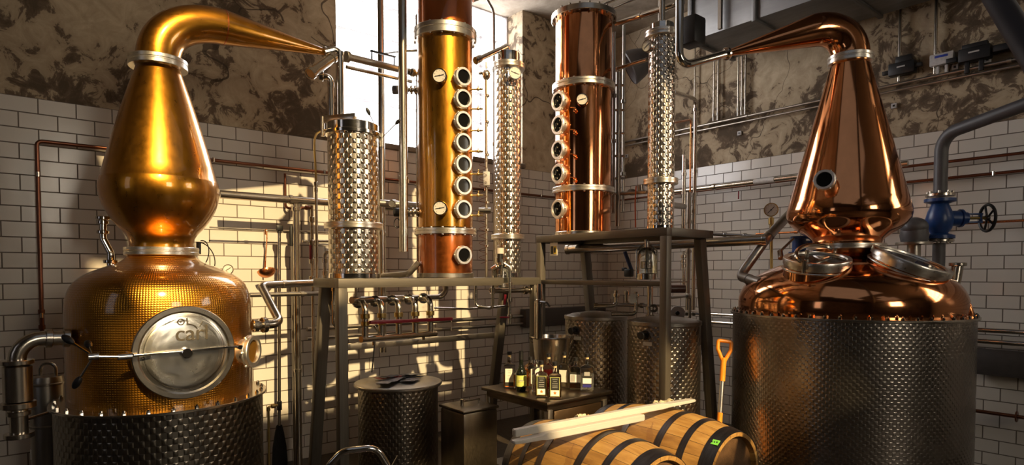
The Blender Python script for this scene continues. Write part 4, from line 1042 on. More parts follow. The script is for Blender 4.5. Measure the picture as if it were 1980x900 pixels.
# double feed pipes from the left pot to the platform
P = [E(487, 631, .95), Dd(532, 629, 3.62), Dd(541, 612, 3.66), Dd(503, 560, 3.95), Dd(512, 549, 4.0), E(612, 548, .85)]
P = [Dd(487, 631, 3.50), Dd(543, 626, 3.62), Dd(504, 552, 3.98), E(640, 546, .80)]
pipe('feed_pipe', 'zigzag steel pipe from the side of the golden pot up to the low platform', 'pipe', P, .026, STEEL, .07, [(0, .12, 1.4), (0, .42, 1.75), (2, .3, 1.1)])
pipe('steel_pipe', 'level steel pipe passing behind the zigzag pipe towards the low platform', 'pipe', [E(483, 571, .55), S(3.95, .55, E(483, 571, .55).z)], .017, STEEL_D, 0, [(0, .7, 1.3)])
# little valve tree between riser and condenser
for px_, top_, bot_, r_, lab in ((611, 352, 546, .011, 'thin upright pipe fed by a flexible hose left of the condenser'),):
    t_ = E(px_, top_, .62); b_ = Vector((t_.x, t_.y, ZP - .03)); h0 = W(640, 252, D=4.05)
    def ex(g):
        b = MB(); b.tube(bez(t_, t_ + Vector((0, 0, .30)), W(596, 250, D=4.15), W(636, 252, D=4.10), 20), .008, 8); b.build('hose', RUBBER if 0 else BRASS, g)
    pipe('hose_pipe', lab, 'pipe', [t_, b_], r_, STEEL, 0, [(0, .02, 1.4), (0, .08, 1.3)], extra=ex)
t_ = E(603, 398, .50); 
def ex(g):
    for py in (425, 470, 505, 540):
        q = E(603, py, .50); b = MB(); b.ring(.0, .021, -.022, .022, T(q), 16); b.build('valve_body', STEEL, g)
    q = E(598, 487, .50); b = MB(); b.bar(q + Vector((0, -.02, .05)), q + Vector((0, -.02, -.06)), .016, .010); b.build('red_lever', RED, g)
    for py, x0, x1 in ((467, 585, 640), (402, 582, 604)):
        b = MB(); b.tube([E(x0, py, .50), E(x1, py, .50)], .011, 10); b.ring(0, .018, -.012, .012, M_to((1, 0, 0), E((x0 + x1) / 2, py, .5)), 14); b.build('branch', [STEEL, CU_PIPE][py == 402], g)
pipe('valve_riser', 'upright pipe with stacked valves and a red lever between riser and condenser', 'pipe', [t_, Vector((t_.x, t_.y, .3))], .012, STEEL, 0, extra=ex)
pipe('u_bend_pipe', 'small inverted U pipe standing on the low platform beside the condenser', 'pipe', [E(628, 538, 1.05), E(628, 490, 1.05), E(640, 486, 1.05), E(640, 538, 1.05)], .012, STEEL, .03, [(0, .2), (0, .7)])
pipe('cone_bend_pipe', 'hooked drain pipe hanging below the left end of the low platform', 'pipe', [E(645, 552, 1.1), E(645, 628, 1.1), E(658, 634, 1.1)], .014, STEEL, .04, [(0, .1), (0, .45)])
# left of the golden pot
a = Dd(213, 512, 3.40)
pipe('vent_fitting', 'S shaped steel vent pipe with unions rising behind the golden pot', 'pipe', [Dd(214, 515, 3.45), Dd(214, 490, 3.45), Dd(199, 462, 3.45), Dd(199, 420, 3.45)], .019, STEEL_P, .05, [(0, .35, 1.9), (2, .3, 1.6), (2, .75, 1.5), (2, .95, 1.9)], cl=.02)
DL = 3.02
a = Dd(133, 654, DL + .10); c = Dd(32, 656, DL - .05); d_ = Dd(30, 842, DL - .05)
d_ = Vector((c.x, c.y, d_.z))
def ex(g):
    b = MB(); q = Vector((c.x, c.y, W(30, 735, D=DL).z)); b.lathe([(0.04, -.10), (.060, -.095), (.060, .075), (.04, .085)], T(q), 32)
    b.ring(.03, .068, .085, .108, T(q), 32); b.ring(.03, .072, -.13, -.10, T(q), 32); b.build('valve_body', STEEL, g)
    b = MB(); b.ring(.03, .062, -.012, .012, T(d_), 32); b.build('end_flange', STEEL, g)
    b = MB(); b.ring(.03, .050, -.012, .012, T(d_.x, d_.y, d_.z + .11), 32); b.build('end_flange', STEEL, g)
    b = MB(); b.tube([q - Vector((0, 0, .2)), Dd(92, 799, DL + .1)], .008, 8); b.build('branch', STEEL, g)
pipe('drain_elbow', 'large steel elbow pipe with a fat valve at the left edge of the picture', 'pipe', [a, c, d_], .038, STEEL, .16, [(0, .40, 1.25), (0, .05, 1.25)], extra=ex)
cp = Dd(92, 800, 3.62)
cn_ = thing('filter_canister', 'dim steel canister with an arched pipe on top behind the left jacket', 'canister', (cp.x, cp.y, 0)); M = T(cp.x, cp.y, 0)
zc_ = W(92, 728, D=3.62).z
b = MB(); b.lathe([(0, 0), (.085, 0), (.085, zc_ - .03), (.078, zc_), (0, zc_ + .012)], M, 40); b.ring(.08, .092, zc_ - .05, zc_ - .035, M, 40); b.ring(.08, .092, zc_ - .30, zc_ - .285, M, 40); b.build('shell', STEEL_D, cn_)
b = MB(); b.tube(fillet([Dd(78, 735, 3.60), Dd(78, 703, 3.60), Dd(108, 703, 3.62), Dd(108, 745, 3.62)], .07), .010, 10); b.build('arched_pipe', STEEL, cn_)
b = MB(); b.box(W(70, 880, D=3.55), (.07, .003, .06), bevel=.0, rz=-.7); b.build('paper_tag', PAPER, cn_)
# ---------------- around the condenser head and across the window
TC = Vector((cn.location.x, cn.location.y, 0))
arm_end = pe_left = W(634, 103, e=1.10)
top657 = W(655, 95, D=4.22)
pL = W(658, 236, D=4.22); pL.z = H + 1.0
pipe('vapour_pipe', 'upright polished pipe curving from swan neck tip down into the condenser', 'pipe', [arm_end + Vector((-.02, 0, 0)), Vector((pL.x, pL.y, top657.z)), pL], .027, STEEL_P, .07, [(1, .06, 1.1)])
q = W(640, 236, D=4.16); q.z = H + 1.0
pipe('return_pipe', 'shorter upright pipe beside the condenser pipe hooking left under the sloping cylinder', 'pipe', [q, Vector((q.x, q.y, W(640, 150, D=4.16).z)), W(619, 147, D=4.14)], .021, STEEL_P, .06, [(0, .85, 1.15), (1, .9, 1.6)])
a = W(644, 112, D=4.12); c = W(600, 143, D=3.92)
pipe('sloping_cylinder', 'short fat steel cylinder sloping down to the left below the swan neck tip', 'pipe', [a, c], .030, STEEL, 0, [(0, .97, 1.25), (0, .03, 1.2)])
zz_ = lambda py, D: W(990, py, D=D).z
a = W(668, 109, D=4.30); c = W(795, 140, D=4.82); 
def ex(g):
    b = MB(); u = (c - a).normalized(); p1, p2 = W(721, 124, D=4.49), W(764, 133, D=4.67)
    p1 = a + u * ((p1 - a).dot(u)); p2 = a + u * ((p2 - a).dot(u))
    b.tube([p1, p1 + Vector((0, 0, .085)), p2 + Vector((0, 0, .085)), p2], .006, 8); b.bar(p1 + Vector((0, 0, .085)) - u * .01, p2 + Vector((0, 0, .085)) + u * .01, .02, .012); b.build('support_bracket', BLACK, g)
pipe('crossover_pipe', 'sloping steel pipe with a raised bracket crossing in front of the window', 'pipe', [a, c], .026, STEEL_D, 0, [(0, .02, 1.5)], extra=ex)
a2 = a + Vector((.03, .05, -.055)); c2_ = c + Vector((.03, .05, -.055))
pipe('crossover_pipe', 'thinner lower steel pipe alongside the bracketed one in front of the window', 'pipe', [a2, c2_], .013, STEEL, 0)
pipe('elbow_connector', 'curved steel elbow joining the crossover pipe to the left of the golden column', 'pipe', [W(796, 140, D=4.75), W(808, 143, D=4.78), W(810, 190, D=4.80)], .018, STEEL, .05, [(0, .2, 1.8), (1, .75, 1.6)])
x740 = W(740, 545, D=4.95); 
pipe('overflow_pipe', 'upright steel pipe with a thread coupling rising past the window right of the condenser', 'pipe', [Vector((x740.x, x740.y, 4.40)), Vector((x740.x, x740.y, .95))], .026, STEEL, 0, [(0, W and .12, 1.35), (0, .16, 1.3), (0, .72, 1.2)])
x781 = W(781, 487, D=4.45)
pipe('vent_pipe', 'upright steel pipe ending in mid air just left of the golden column', 'pipe', [Vector((x781.x, x781.y, 4.42)), x781], .0315, STEEL, 0, [(0, .80, 1.1), (0, .31, 1.15)])
pipe('brace_rod', 'thin rod tying the two upright pipes to the golden column flange', 'rod', [W(742, 104, D=4.9), W(781, 99, D=4.50), W(806, 98, D=4.45)], .008, STEEL_D, .01)
x808 = W(806, 180, D=4.72)
pipe('thin_sight_pipe', 'very thin upright pipe hugging the left side of the golden column', 'pipe', [x808, Vector((x808.x, x808.y, ZP))], .009, STEEL, 0, [(0, .3), (0, .62)])
pipe('thin_sight_pipe', 'short hooked pipe above the column flange in front of the window', 'pipe', [W(812, 22, D=4.6), W(805, 30, D=4.6), W(805, 75, D=4.6)], .008, STEEL, .02)
# actuators
def actuator(px, py, D, lab, mat):
    p = W(px, py, D=D); g = thing('valve_actuator', lab, 'valve', p)
    M = M_to(RT, p)
    b = MB(); b.prism([(.034 * cos(k * pi / 4 + pi / 8), .034 * sin(k * pi / 4 + pi / 8)) for k in range(8)], .12, M @ T(0, 0, -.06), .006); b.build('motor_housing', mat, g)
    b = MB(); b.tube([p + RT * .06, p + RT * .155], .016, 12)
    for k in (.085, .115, .145): b.ring(.01, .034, -.007, .007, M_to(RT, p + RT * k), 20)
    b.build('valve_neck', STEEL, g); return g
actuator(774, 174, 4.70, 'grey motor valve on the upper left side of the golden column', GREY_P)
g = actuator(777, 411, 4.55, 'black motor valve with a hanging ring low on the golden column', BLACK)
b = MB(); q = W(768, 432, D=4.5); b.tube([q + RT * (.022 * cos(t)) + Vector((0, 0, .035 * sin(t))) for t in [2 * pi * k / 20 for k in range(21)]], .004, 6, closed=True); b.build('pull_ring', BLACK, g)
pipe('steel_pipe', 'short level steel pipe with an open branch between condenser and golden column', 'pipe', [W(735, 393, D=4.75), W(812, 399, D=4.80)], .028, STEEL_D, 0, [(0, .35, 1.25)])
pipe('open_branch', 'stubby open pipe end pointing at the camera left of the golden column', 'pipe', [W(762, 395, D=4.70), W(758, 394, D=4.52)], .022, STEEL_D, 0, [(0, .95, 1.2)])
pipe('elbow_connector', 'steel elbow running down from the lower left of the golden column to platform', 'pipe', [W(810, 508, D=4.50), W(790, 530, D=4.5), W(740, 534, D=4.65)], .022, STEEL_D, .05)
# between the golden and the slender column
x956 = W(956, 100, D=5.1)
pipe('arched_pipe', 'thin pipe arching out of the golden column top and down past the window', 'pipe', [W(915, 2, D=4.8), W(938, -8, D=4.9), W(955, 22, D=5.1), Vector((x956.x, x956.y, ZP + .02))], .011, STEEL_D, .06, [(2, .5)])
tp = Vector((C982.x, C982.y, W(982, 90, D=5.0).z))
pipe('vapour_pipe', 'polished bent pipe from golden column across into the slender column cap', 'pipe', [W(918, 118, D=4.72), tp + Vector((0, 0, .0)), Vector((tp.x, tp.y, W(982, 104, D=5.0).z))], .021, STEEL_P, .05, [(0, .05, 1.4), (0, .12, 1.4)])
q = W(940, 140, D=4.85); 
def ex(g):
    b = MB(); b.ball(q + Vector((0, 0, -.02)), .035, sc=(1, 1, 1.2)); b.tube([q, q - RT * .06 - Vector((0, 0, .01))], .012, 10); b.tube([q + Vector((0, 0, .03)), q + Vector((0, 0, .08))], .009, 8); b.build('sampling_valve', STEEL, g)
    for py in (185, 236, 300, 360, 392, 445, 476): 
        w_ = W(942, py, D=4.85); b = MB(); b.ring(.008, .017, -.01, .01, T(w_), 14); b.build('clip', STEEL, g)
    b = MB(); pts = []
    for k in range(120):
        t = k / 119; pts.append(W(942 - 8 - 7 * sin(k * .8), 300 + 210 * t, D=4.80) + RT * .012 * cos(k * .8))
    b.tube(pts, .0018, 5); b.build('coiled_wire', CU_PIPE, g)
pipe('cable_conduit', 'thin upright conduit with clips and a coiled wire between golden and slender columns', 'conduit', [q, Vector((q.x, q.y, ZP))], .012, STEEL_D, 0, extra=ex)
p = W(941, 346, D=4.83); b = MB(); b.box(p, (.05, .04, .11), bevel=.004, rz=-.7); b.box(p + Vector((0, 0, .065)), (.012, .012, .03)); 
tag(b.build('junction_box', GREY_L, None), 'small pale junction box clipped to the conduit between golden and slender columns', 'box')
b = MB(); p = W(926, 408, D=4.6); b.tube([p, p + RT * .09], .022, 12); tag(b.build('pipe_stub', STEEL, None), 'stubby steel pipe sticking out right of the lowest porthole row', 'pipe')
# glass dome still parrot, left
def bell(px, y0, y1, D, wpx, lab, cap=True, seed_=0):
    k = D / F; c = W(px, y1, D=D); r = wpx / 2 * k; h = (y1 - y0) * k
    g = thing('glass_spirit_safe', lab, 'glass dome', c); M = T(c)
    G = GLASS
    b = MB(); b.lathe([(0, 0), (r * 1.06, 0), (r * 1.06, h * .16), (r * 1.0, h * .18), (0, h * .18)], M, 32); b.build('base', STEEL, g)
    b = MB(); b.lathe([(r * .97, h * .18), (r * .97, h * .68), (r * .88, h * .78), (r * .62, h * .86), (r * .25, h * .90), (r * .22, h * .92)], M, 32); b.lathe([(r * .93, h * .18), (r * .93, h * .68), (r * .84, h * .77), (r * .60, h * .84), (r * .22, h * .88)], M, 32); b.build('dome', G, g, 60)
    b = MB(); b.tube([c + Vector((0, 0, h * .86)), c + Vector((0, 0, h * 1.12))], r * .26, 14); b.tube([c + Vector((0, 0, h * .18)), c + Vector((0, 0, h * .9))], r * .09, 8); b.ring(0, r * .3, h * .3, h * .5, M, 16); b.build('spindle', STEEL, g)
    b = MB()
    for s_ in (-1, 1): b.tube(fillet([c + RT * s_ * r * 1.1 + Vector((0, 0, h * .05)), c + RT * s_ * r * 1.1 + Vector((0, 0, h * .82)), c + RT * s_ * r * .3 + Vector((0, 0, h * .98))], .02), r * .09, 8)
    b.build('guard_rods', STEEL, g)
    return g
bell(1250, 472, 541, 4.30, 36, 'glass dome spirit safe standing on the shelf of the taller platform')
gb = bell(970, 508, 556, 4.72, 30, 'small glass dome with a white cap hung on pipes before the slender column')
b = MB(); p = W(967, 486, D=4.72); b.tube([W(967, 508, D=4.72), W(967, 490, D=4.72)], .022, 14); b.build('dome_neck', BLACK, gb)
b = MB(); b.tube([W(967, 491, D=4.72), W(967, 480, D=4.72)], .030, 14); b.build('white_cap', WHITE_P, gb)
pipe('parrot_pipe', 'looped thin pipe passing under the platform edge to the small glass dome', 'pipe', [W(920, 545, D=4.72), W(920, 592, D=4.72), W(953, 598, D=4.72), W(953, 520, D=4.70), W(963, 514, D=4.68)], .011, STEEL, .03, [(3, .15, 1.8), (3, .6, 1.8)])
def ex(g):
    for (x, y, x2, y2) in ((977, 570, 975, 590), (966, 614, 984, 614)):
        b = MB(); b.bar(W(x, y, D=4.66), W(x2, y2, D=4.66), .018, .012); b.build('red_lever', RED, g)
pipe('parrot_pipe', 'thin upright pipe with two little red levers below the small glass dome', 'pipe', [W(978, 514, D=4.68), W(986, 524, D=4.70), W(986, 628, D=4.70)], .011, STEEL, .03, [(1, .25, 1.8), (1, .55, 1.8), (1, .85, 1.8)], extra=ex)
pipe('cross_pipe', 'level steel pipe below the right end of the low platform', 'pipe', [W(950, 563, D=4.75), W(1040, 561, D=4.95)], .020, STEEL, 0, [(0, .02), (0, .72, 1.7), (0, .84, 1.6)])
pipe('thin_cross_pipe', 'thin level pipe below the low platform reaching towards the bucket pipe', 'pipe', [W(840, 596, D=4.85), W(905, 598, D=4.80), W(985, 592, D=4.75)], .008, STEEL, .03)
# standing tube over the bucket
q = W(1043, 655, D=4.60); tq = W(1043, 549, D=4.60)
def ex(g):
    b = MB(); b.tube(fillet([W(1043, 583, D=4.58), W(1056, 585, D=4.56), W(1063, 594, D=4.55)], .02), .010, 10); b.build('spout', STEEL_P, g)
    b = MB(); b.tube([W(1035, 583, D=4.63), W(1035, 655, D=4.63)], .007, 8); b.build('side_rod', STEEL, g)
pipe('outlet_tube', 'stout upright polished tube with a small spout ending over the steel bucket', 'pipe', [tq, q], .026, STEEL_P, 0, [(0, .32, 1.2)], extra=ex)

# ---------------- manifold with five elbows and the red bar
mf = thing('valve_manifold', 'steel manifold of five hooked pipes with one long red bar under the low platform', 'manifold', W(770, 660, D=4.3))
ML_ = [(706, 4.02), (738, 4.14), (771, 4.27), (803, 4.40), (832, 4.53)]
for i, (px_, D_) in enumerate(ML_):
    yb = 655 - 12 * i / 4.0
    a = W(px_ - 18, 585 - 2 * i, D=D_ + .12); k = W(px_, 586 - 2 * i, D=D_); bo = W(px_, yb, D=D_)
    b = MB(); b.tube(fillet([a, k + Vector((0, 0, .0)), bo], .055, 8), .022, 16); el = b.build('hooked_pipe', STEEL, mf)
    b = MB(); b.ring(.018, .040, -.012, .012, M_to(k - a, a.lerp(k, .25)), 24); b.build('union_nut', STEEL_P, el)
    b = MB(); q = W(px_, 612 - 1.5 * i, D=D_); b.ring(.018, .031, -.016, .016, T(q), 16); b.ring(.018, .028, -.065, -.035, T(q), 16); b.build('union_nut', BRASS, el)
b = MB(); b.tube([W(698, 657, D=3.99), W(842, 645, D=4.57)], .022, 16); b.tube([W(723, 655, D=4.1), W(723, 668, D=4.1)], .012, 10); b.tube([W(819, 647, D=4.47), W(819, 658, D=4.47)], .012, 10); b.build('lower_header', STEEL, mf)
b = MB(); b.tube([W(680, 581, D=4.05), W(805, 578, D=4.68)], .024, 16); b.build('upper_header', STEEL_D, mf)
b = MB(); b.bar(W(715, 624, D=3.98), W(874, 617, D=4.60), .022, .024, .005); b.build('red_bar', RED, mf)
b = MB(); b.bar(W(722, 630, D=4.04), W(735, 646, D=4.08), .03, .006, .002); b.build('lever_plate', STEEL, mf)
pipe('curved_pipe', 'dark pipe behind the manifold curving up into the low platform', 'pipe', [W(750, 577, D=4.72), W(850, 575, D=4.98), W(862, 566, D=4.98), W(862, 545, D=4.98)], .022, STEEL_D, .07)
for px_ in (688, 733):
    q = W(px_, 548, D=4.35); pipe('drop_pipe', ['short drop pipe from the platform to the manifold, next to left post', 'short drop pipe from platform to manifold below the overflow pipe'][px_ > 700], 'pipe', [q, W(px_, 578, D=4.35)], .009, STEEL_D, 0)
pipe('drain_hose', 'thin dark hose hanging from the manifold down to the drum lid', 'hose', [W(724, 668, D=4.12), W(722, 690, D=4.4), W(719, 720, D=4.6)], .005, RUBBER, .05)
# dark pipes low on the left wall
for z_, e_, r_, lab in ((H - .475, .09, .020, 'upper dark pipe running low along the left wall behind the low platform'), (H - .555, .09, .016, 'lower dark pipe running low along the left wall behind the low platform')):
    def ex(g):
        for s_ in (3.6, 2.45, 1.3): clip(g, S(s_, e_, z_), NW)
    pipe('wall_pipe', lab, 'pipe', [S(3.9, e_, z_), S(.15, e_, z_)], r_, STEEL_D, 0, extra=ex)
b = MB(); b.box((-.85, -.10, H - .50), (1.3, .10, .20), bevel=.006); tag(b.build('cable_trunking', simple('dark_trunking', (.05, .04, .035), .5), None), 'dark trunking low on the left wall near the corner', 'trunking')

# ---------------- right side of the room
NR = (-1, 0, 0)
c = C1127; vdx = (CAM - c); vdx.z = 0; vdx.normalize()
def ladder_pipe(px_, y0, y1, D, r, lab, **k):
    p = W(px_, y0, D=D); q = Vector((p.x, p.y, W(px_, y1, D=D).z)); return pipe('riser_pipe', lab, 'pipe', [p, q], r, STEEL_D, 0, **k)
g = ladder_pipe(1188, 62, 412, 5.02, .012, 'thin bright riser just right of the stout copper column', coup=[(0, .35), (0, .6)])
def ex(g):
    for py in (165, 213, 258, 302, 345, 375):
        b = MB(); b.tube([W(1184, py, D=5.02), W(1206, py, D=5.06)], .010, 8); b.build('rung_pipe', STEEL_D, g)
ladder_pipe(1196, 140, 438, 5.05, .022, 'thick dark riser with short rungs right of the stout copper column', extra=ex)
ladder_pipe(1207, 40, 410, 5.07, .012, 'slim riser with unions standing furthest right beside the runged one', coup=[(0, .42, 1.8), (0, .8, 1.8)])
pipe('tie_pipe', 'short sloping pipe tying the risers to the slender right column', 'pipe', [W(1194, 133, D=4.95), W(1252, 115, D=4.5)], .015, STEEL, 0, [(0, .03, 1.2)])
pipe('overhead_pipe', 'long bright pipe sloping overhead from the risers to the ceiling pipe', 'pipe', [W(1192, 47, D=5.0), W(1290, 14, D=4.5), W(1322, 2, D=4.42)], .022, STEEL_P, .04, [(0, .5, 1.15), (0, .95, 1.3)])
pipe('ceiling_pipe', 'bright pipe under the ceiling above the stout copper column, left of two', 'pipe', [W(1127, 24, s=1.6), W(1215, -14, s=1.3)], .024, STEEL_P, 0, [(0, .3, 1.1)])
pipe('ceiling_pipe', 'thinner bright pipe under the ceiling above the stout copper column, right of two', 'pipe', [W(1157, 28, s=1.5), W(1250, -12, s=1.2)], .014, STEEL_P, 0, [(0, .3, 1.3)])
# lyne arm continuation
pj = W(1408, 103, e=2.78)
a = pj; k_ = W(1313, 130, D=4.18); t_ = Vector((k_.x, k_.y, 4.44))
pipe('lyne_pipe', 'polished pipe from the right swan neck tip bending straight up to the ceiling', 'pipe', [a, k_, t_], .028, STEEL_P, .07, [(0, .03, 1.6), (1, .68, 1.5)], cl=.022)
q = Vector((C1277.x, C1277.y, 0)); 
pipe('cap_pipe', 'short upright pipe from the right slender column cap to the ceiling', 'pipe', [Vector((q.x, q.y, W(1277, 46, D=4.38).z)), Vector((q.x, q.y, 4.47))], .020, STEEL, 0, [(0, .2, 1.3)])
# second fat vertical and conduits on the right wall
zr2 = H + 1.4
def wallv(px_, y0, y1, r, lab, s_=.05, mat=STEEL, **k): 
    p = R_(px_, y1, s_); q = Vector((p.x, p.y, W(px_, y0, s=s_).z)); return pipe('conduit', lab, 'conduit', [p, q], r, mat, 0, **k)
tray0 = W(1215, 270, s=.05); tray1 = W(1978, 118, s=.05)
zt_tray = (W(1400, 234, s=.05).z)
pipe('wall_conduit', 'long steel conduit running along the plaster of the right wall', 'conduit', [S(.05, .25, zt_tray), S(.05, 4.9, zt_tray)], .013, STEEL_D, 0, [(0, .1), (0, .35), (0, .6), (0, .8)])
pipe('wall_conduit', 'second lower steel conduit beneath the long one on the right wall', 'conduit', [S(.05, .25, zt_tray - .05), S(.05, 4.9, zt_tray - .05)], .011, STEEL_D, 0)
for px_, lab in ((1343, 'single upright conduit behind the lyne pipe'), (1380, 'left one of the close pair of upright conduits on the right wall'), (1388, 'right one of the close pair of upright conduits on the right wall'), (1427, 'left one of three upright conduits behind the copper arm'), (1434, 'middle one of three upright conduits behind the copper arm'), (1441, 'right one of three upright conduits behind the copper arm'), (1737, 'upright conduit dropping to the left black switchgear on the right wall'), (1806, 'upright conduit dropping to the pale control box on the right wall')):
    p = W(px_, 200, s=.05); q0 = Vector((p.x, p.y, zt_tray + .02)); pipe('conduit', lab, 'conduit', [q0, Vector((p.x, p.y, 4.46))], .010 if px_ < 1700 else .013, STEEL, 0, [(0, .05, 1.4)])
def wallbox(px_, py, s_, size, mat, name, lab, cat, parts=()):
    p = W(px_, py, s=s_); g = thing(name, lab, cat, p)
    b = MB(); b.box(p, size, bevel=.006); b.build('housing', mat, g)
    for nm, off, sz, m_ in parts: b = MB(); b.box(p + Vector(off), sz, bevel=.002); b.build(nm, m_, g)
    return g
wallbox(1745, 133, .06, (.08, .19, .10), BLACK, 'motor_starter', 'left black switchgear block on the right wall conduit', 'switchgear', [('cover', (-.02, -.02, .07), (.05, .12, .05), BLACK), ('name_strip', (-.042, 0, .01), (.003, .06, .012), GREY_L), ('cable_gland', (-.01, .12, -.01), (.03, .05, .03), BLACK), ('cable_gland', (-.01, -.12, .0), (.03, .05, .03), BLACK)])
wallbox(1822, 115, .05, (.06, .16, .09), GREY_L, 'control_box', 'pale grey control box with blue display on the right wall', 'box', [('blue_display', (-.031, 0, .02), (.003, .09, .018), simple('blue_display', (.03, .06, .35), .3)), ('cable_gland', (0, .03, -.08), (.02, .02, .06), GREY_L), ('cable_gland', (0, -.03, -.08), (.02, .02, .06), GREY_L)])
wallbox(1886, 105, .06, (.09, .20, .10), BLACK, 'motor_starter', 'right black switchgear block beside the pale control box', 'switchgear', [('cover', (-.01, 0, .06), (.05, .16, .04), BLACK), ('name_strip', (-.047, 0, .01), (.003, .07, .012), GREY_L), ('cable_gland', (-.01, .15, -.01), (.03, .07, .035), BLACK), ('cable_gland', (0, .05, -.09), (.03, .03, .09), BLACK), ('cable_gland', (0, -.04, -.09), (.03, .03, .09), BLACK)])
wallbox(1940, 92, .06, (.06, .12, .05), BLACK, 'sensor_block', 'small black sensor block at the right end of the wall conduit', 'sensor', [('end_cap', (0, -.09, .0), (.05, .05, .06), BLACK), ('clamp', (0, .09, .0), (.05, .02, .10), GREY_L)])
for px_, py, lab in ((1430, 258, 'small square socket on plaster below the three conduits'), (1729, 205, 'small square socket on plaster below the left black switchgear'), (1212, 302, 'small square socket on plaster behind the runged risers'), (1847, 130, 'small square socket beneath the pale control box'), (1910, 116, 'small square socket right of the right black switchgear')):
    p = W(px_, py, s=.012); g = thing('wall_socket', lab, 'socket', p); b = MB(); b.box(p, (.02, .042, .042), bevel=.003); b.build('plate', GREY_L, g); b = MB(); b.box(p - Vector((.011, 0, 0)), (.003, .016, .016)); b.build('switch', BLACK, g)
# pipes in front of the right wall behind the slender column
p0_ = W(1303, 178, D=5.3); p1_ = W(1345, 192, s=.6); p2_ = Vector((p1_.x, p1_.y, W(1345, 600, s=.6).z))
pipe('service_pipe', 'grey pipe elbowing down in front of the right wall by the slender column', 'pipe', [p0_, p1_, p2_], .019, STEEL, .06, [(1, .05, 1.4), (1, .34, 1.3)])
a = W(1303, 238, D=5.2); k_ = W(1336, 231, s=.75); b_ = Vector((k_.x, k_.y, W(1336, 445, s=.75).z))
pipe('copper_service_pipe', 'bright orange copper pipe elbowing down beside the slender right column', 'pipe', [a, k_, b_], .0085, CU_BRIGHT, .04)
for px_, y0, y1, r, s_, lab, m_ in ((1323, 300, 448, .018, .95, 'stub ended upright steel pipe right of the slender column', STEEL), (1332, 372, 600, .022, .85, 'brownish upright pipe passing behind the taller platform', STEEL_D), (1342, 372, 445, .014, .8, 'narrow upright pipe right of the brownish one', STEEL)):
    p = W(px_, y0, s=s_); pipe('riser_pipe', lab, 'pipe', [p, Vector((p.x, p.y, W(px_, y1, s=s_).z))], r, m_, 0, [(0, .25, 1.4), (0, .5, 1.4)])
pipe('branch_pipe', 'fat stub pipe joining the upright pipes from the slender right column', 'pipe', [W(1290, 395, D=4.5), W(1323, 400, s=.95)], .026, STEEL_D, 0)
# wall pipes behind: steel with white joint
zA = W(1345, 366, s=.30).z
def ex(g):
    q = W(1478, 350, s=.30); q.z = zA; b = MB(); b.tube([q - Vector((0, .10, 0)), q + Vector((0, .10, 0))], .027, 14); b.build('white_wrap', simple('white_tape', (.62, .58, .54), .7), g)
pipe('steel_wall_pipe', 'steel pipe with a white taped joint running along the right wall', 'pipe', [S(.30, 1.1, zA), S(.30, 3.4, zA)], .022, STEEL, 0, [(0, .25)], extra=ex)
zB = W(1400, 364, s=.06).z
def ex(g):
    for e_ in (1.9, 2.6, 4.35): clip(g, S(.06, e_, zB), NR)
    q = W(1428, 370, s=.06); b = MB(); b.bar(q, q - Vector((0, 0, .08)), .014, .008); b.build('red_lever', RED, g)
pipe('copper_pipe', 'dark copper pipe under the white taped steel pipe on the right wall', 'pipe', [S(.06, .2, zB), S(.06, 6.0, zB)], .012, CU_PIPE, 0, extra=ex)
zC_ = W(1900, 338, s=.06).z
def ex(g):
    for e_ in (3.9, 4.35): clip(g, S(.06, e_, zC_), NR)
pipe('copper_pipe', 'second dark copper pipe right of the copper onion head on the right wall', 'pipe', [S(.06, 2.9, zC_), S(.06, 6.0, zC_)], .012, CU_PIPE, 0, extra=ex)
zD = W(1950, 428, s=.06).z
pipe('copper_pipe', 'brighter orange copper pipe behind the black handwheel on the right wall', 'pipe', [S(.06, 2.0, zD), S(.06, 6.0, zD)], .010, CU_BRIGHT, 0, [(0, .1, 1.6)])
for z_, lab in ((W(1940, 641, s=.12).z, 'upper dark pipe low on the right wall beside the big drum'), (W(1940, 663, s=.12).z, 'lower dark pipe low on the right wall beside the big drum')):
    pipe('wall_pipe', lab, 'pipe', [S(.12, .9, z_), S(.12, 6.2, z_)], .019, STEEL_P, 0, [(0, .3, 1.2)])
b = MB(); p = W(1950, 704, s=.06); b.box(p, (.05, .42, .20), bevel=.006); tag(b.build('wall_box', simple('dim_grey_box', (.06, .05, .045), .5), None), 'dim flat box on the dark tiles at the right edge', 'box')
zE = W(1950, 804, s=.12).z
pipe('wall_pipe', 'lowest dark pipe with a ring clamp on the right wall near the edge', 'pipe', [S(.12, 3.0, zE), S(.12, 6.2, zE)], .014, CU_PIPE, 0, [(0, .34, 3.0), (0, .36, 3.0)], cl=.01)
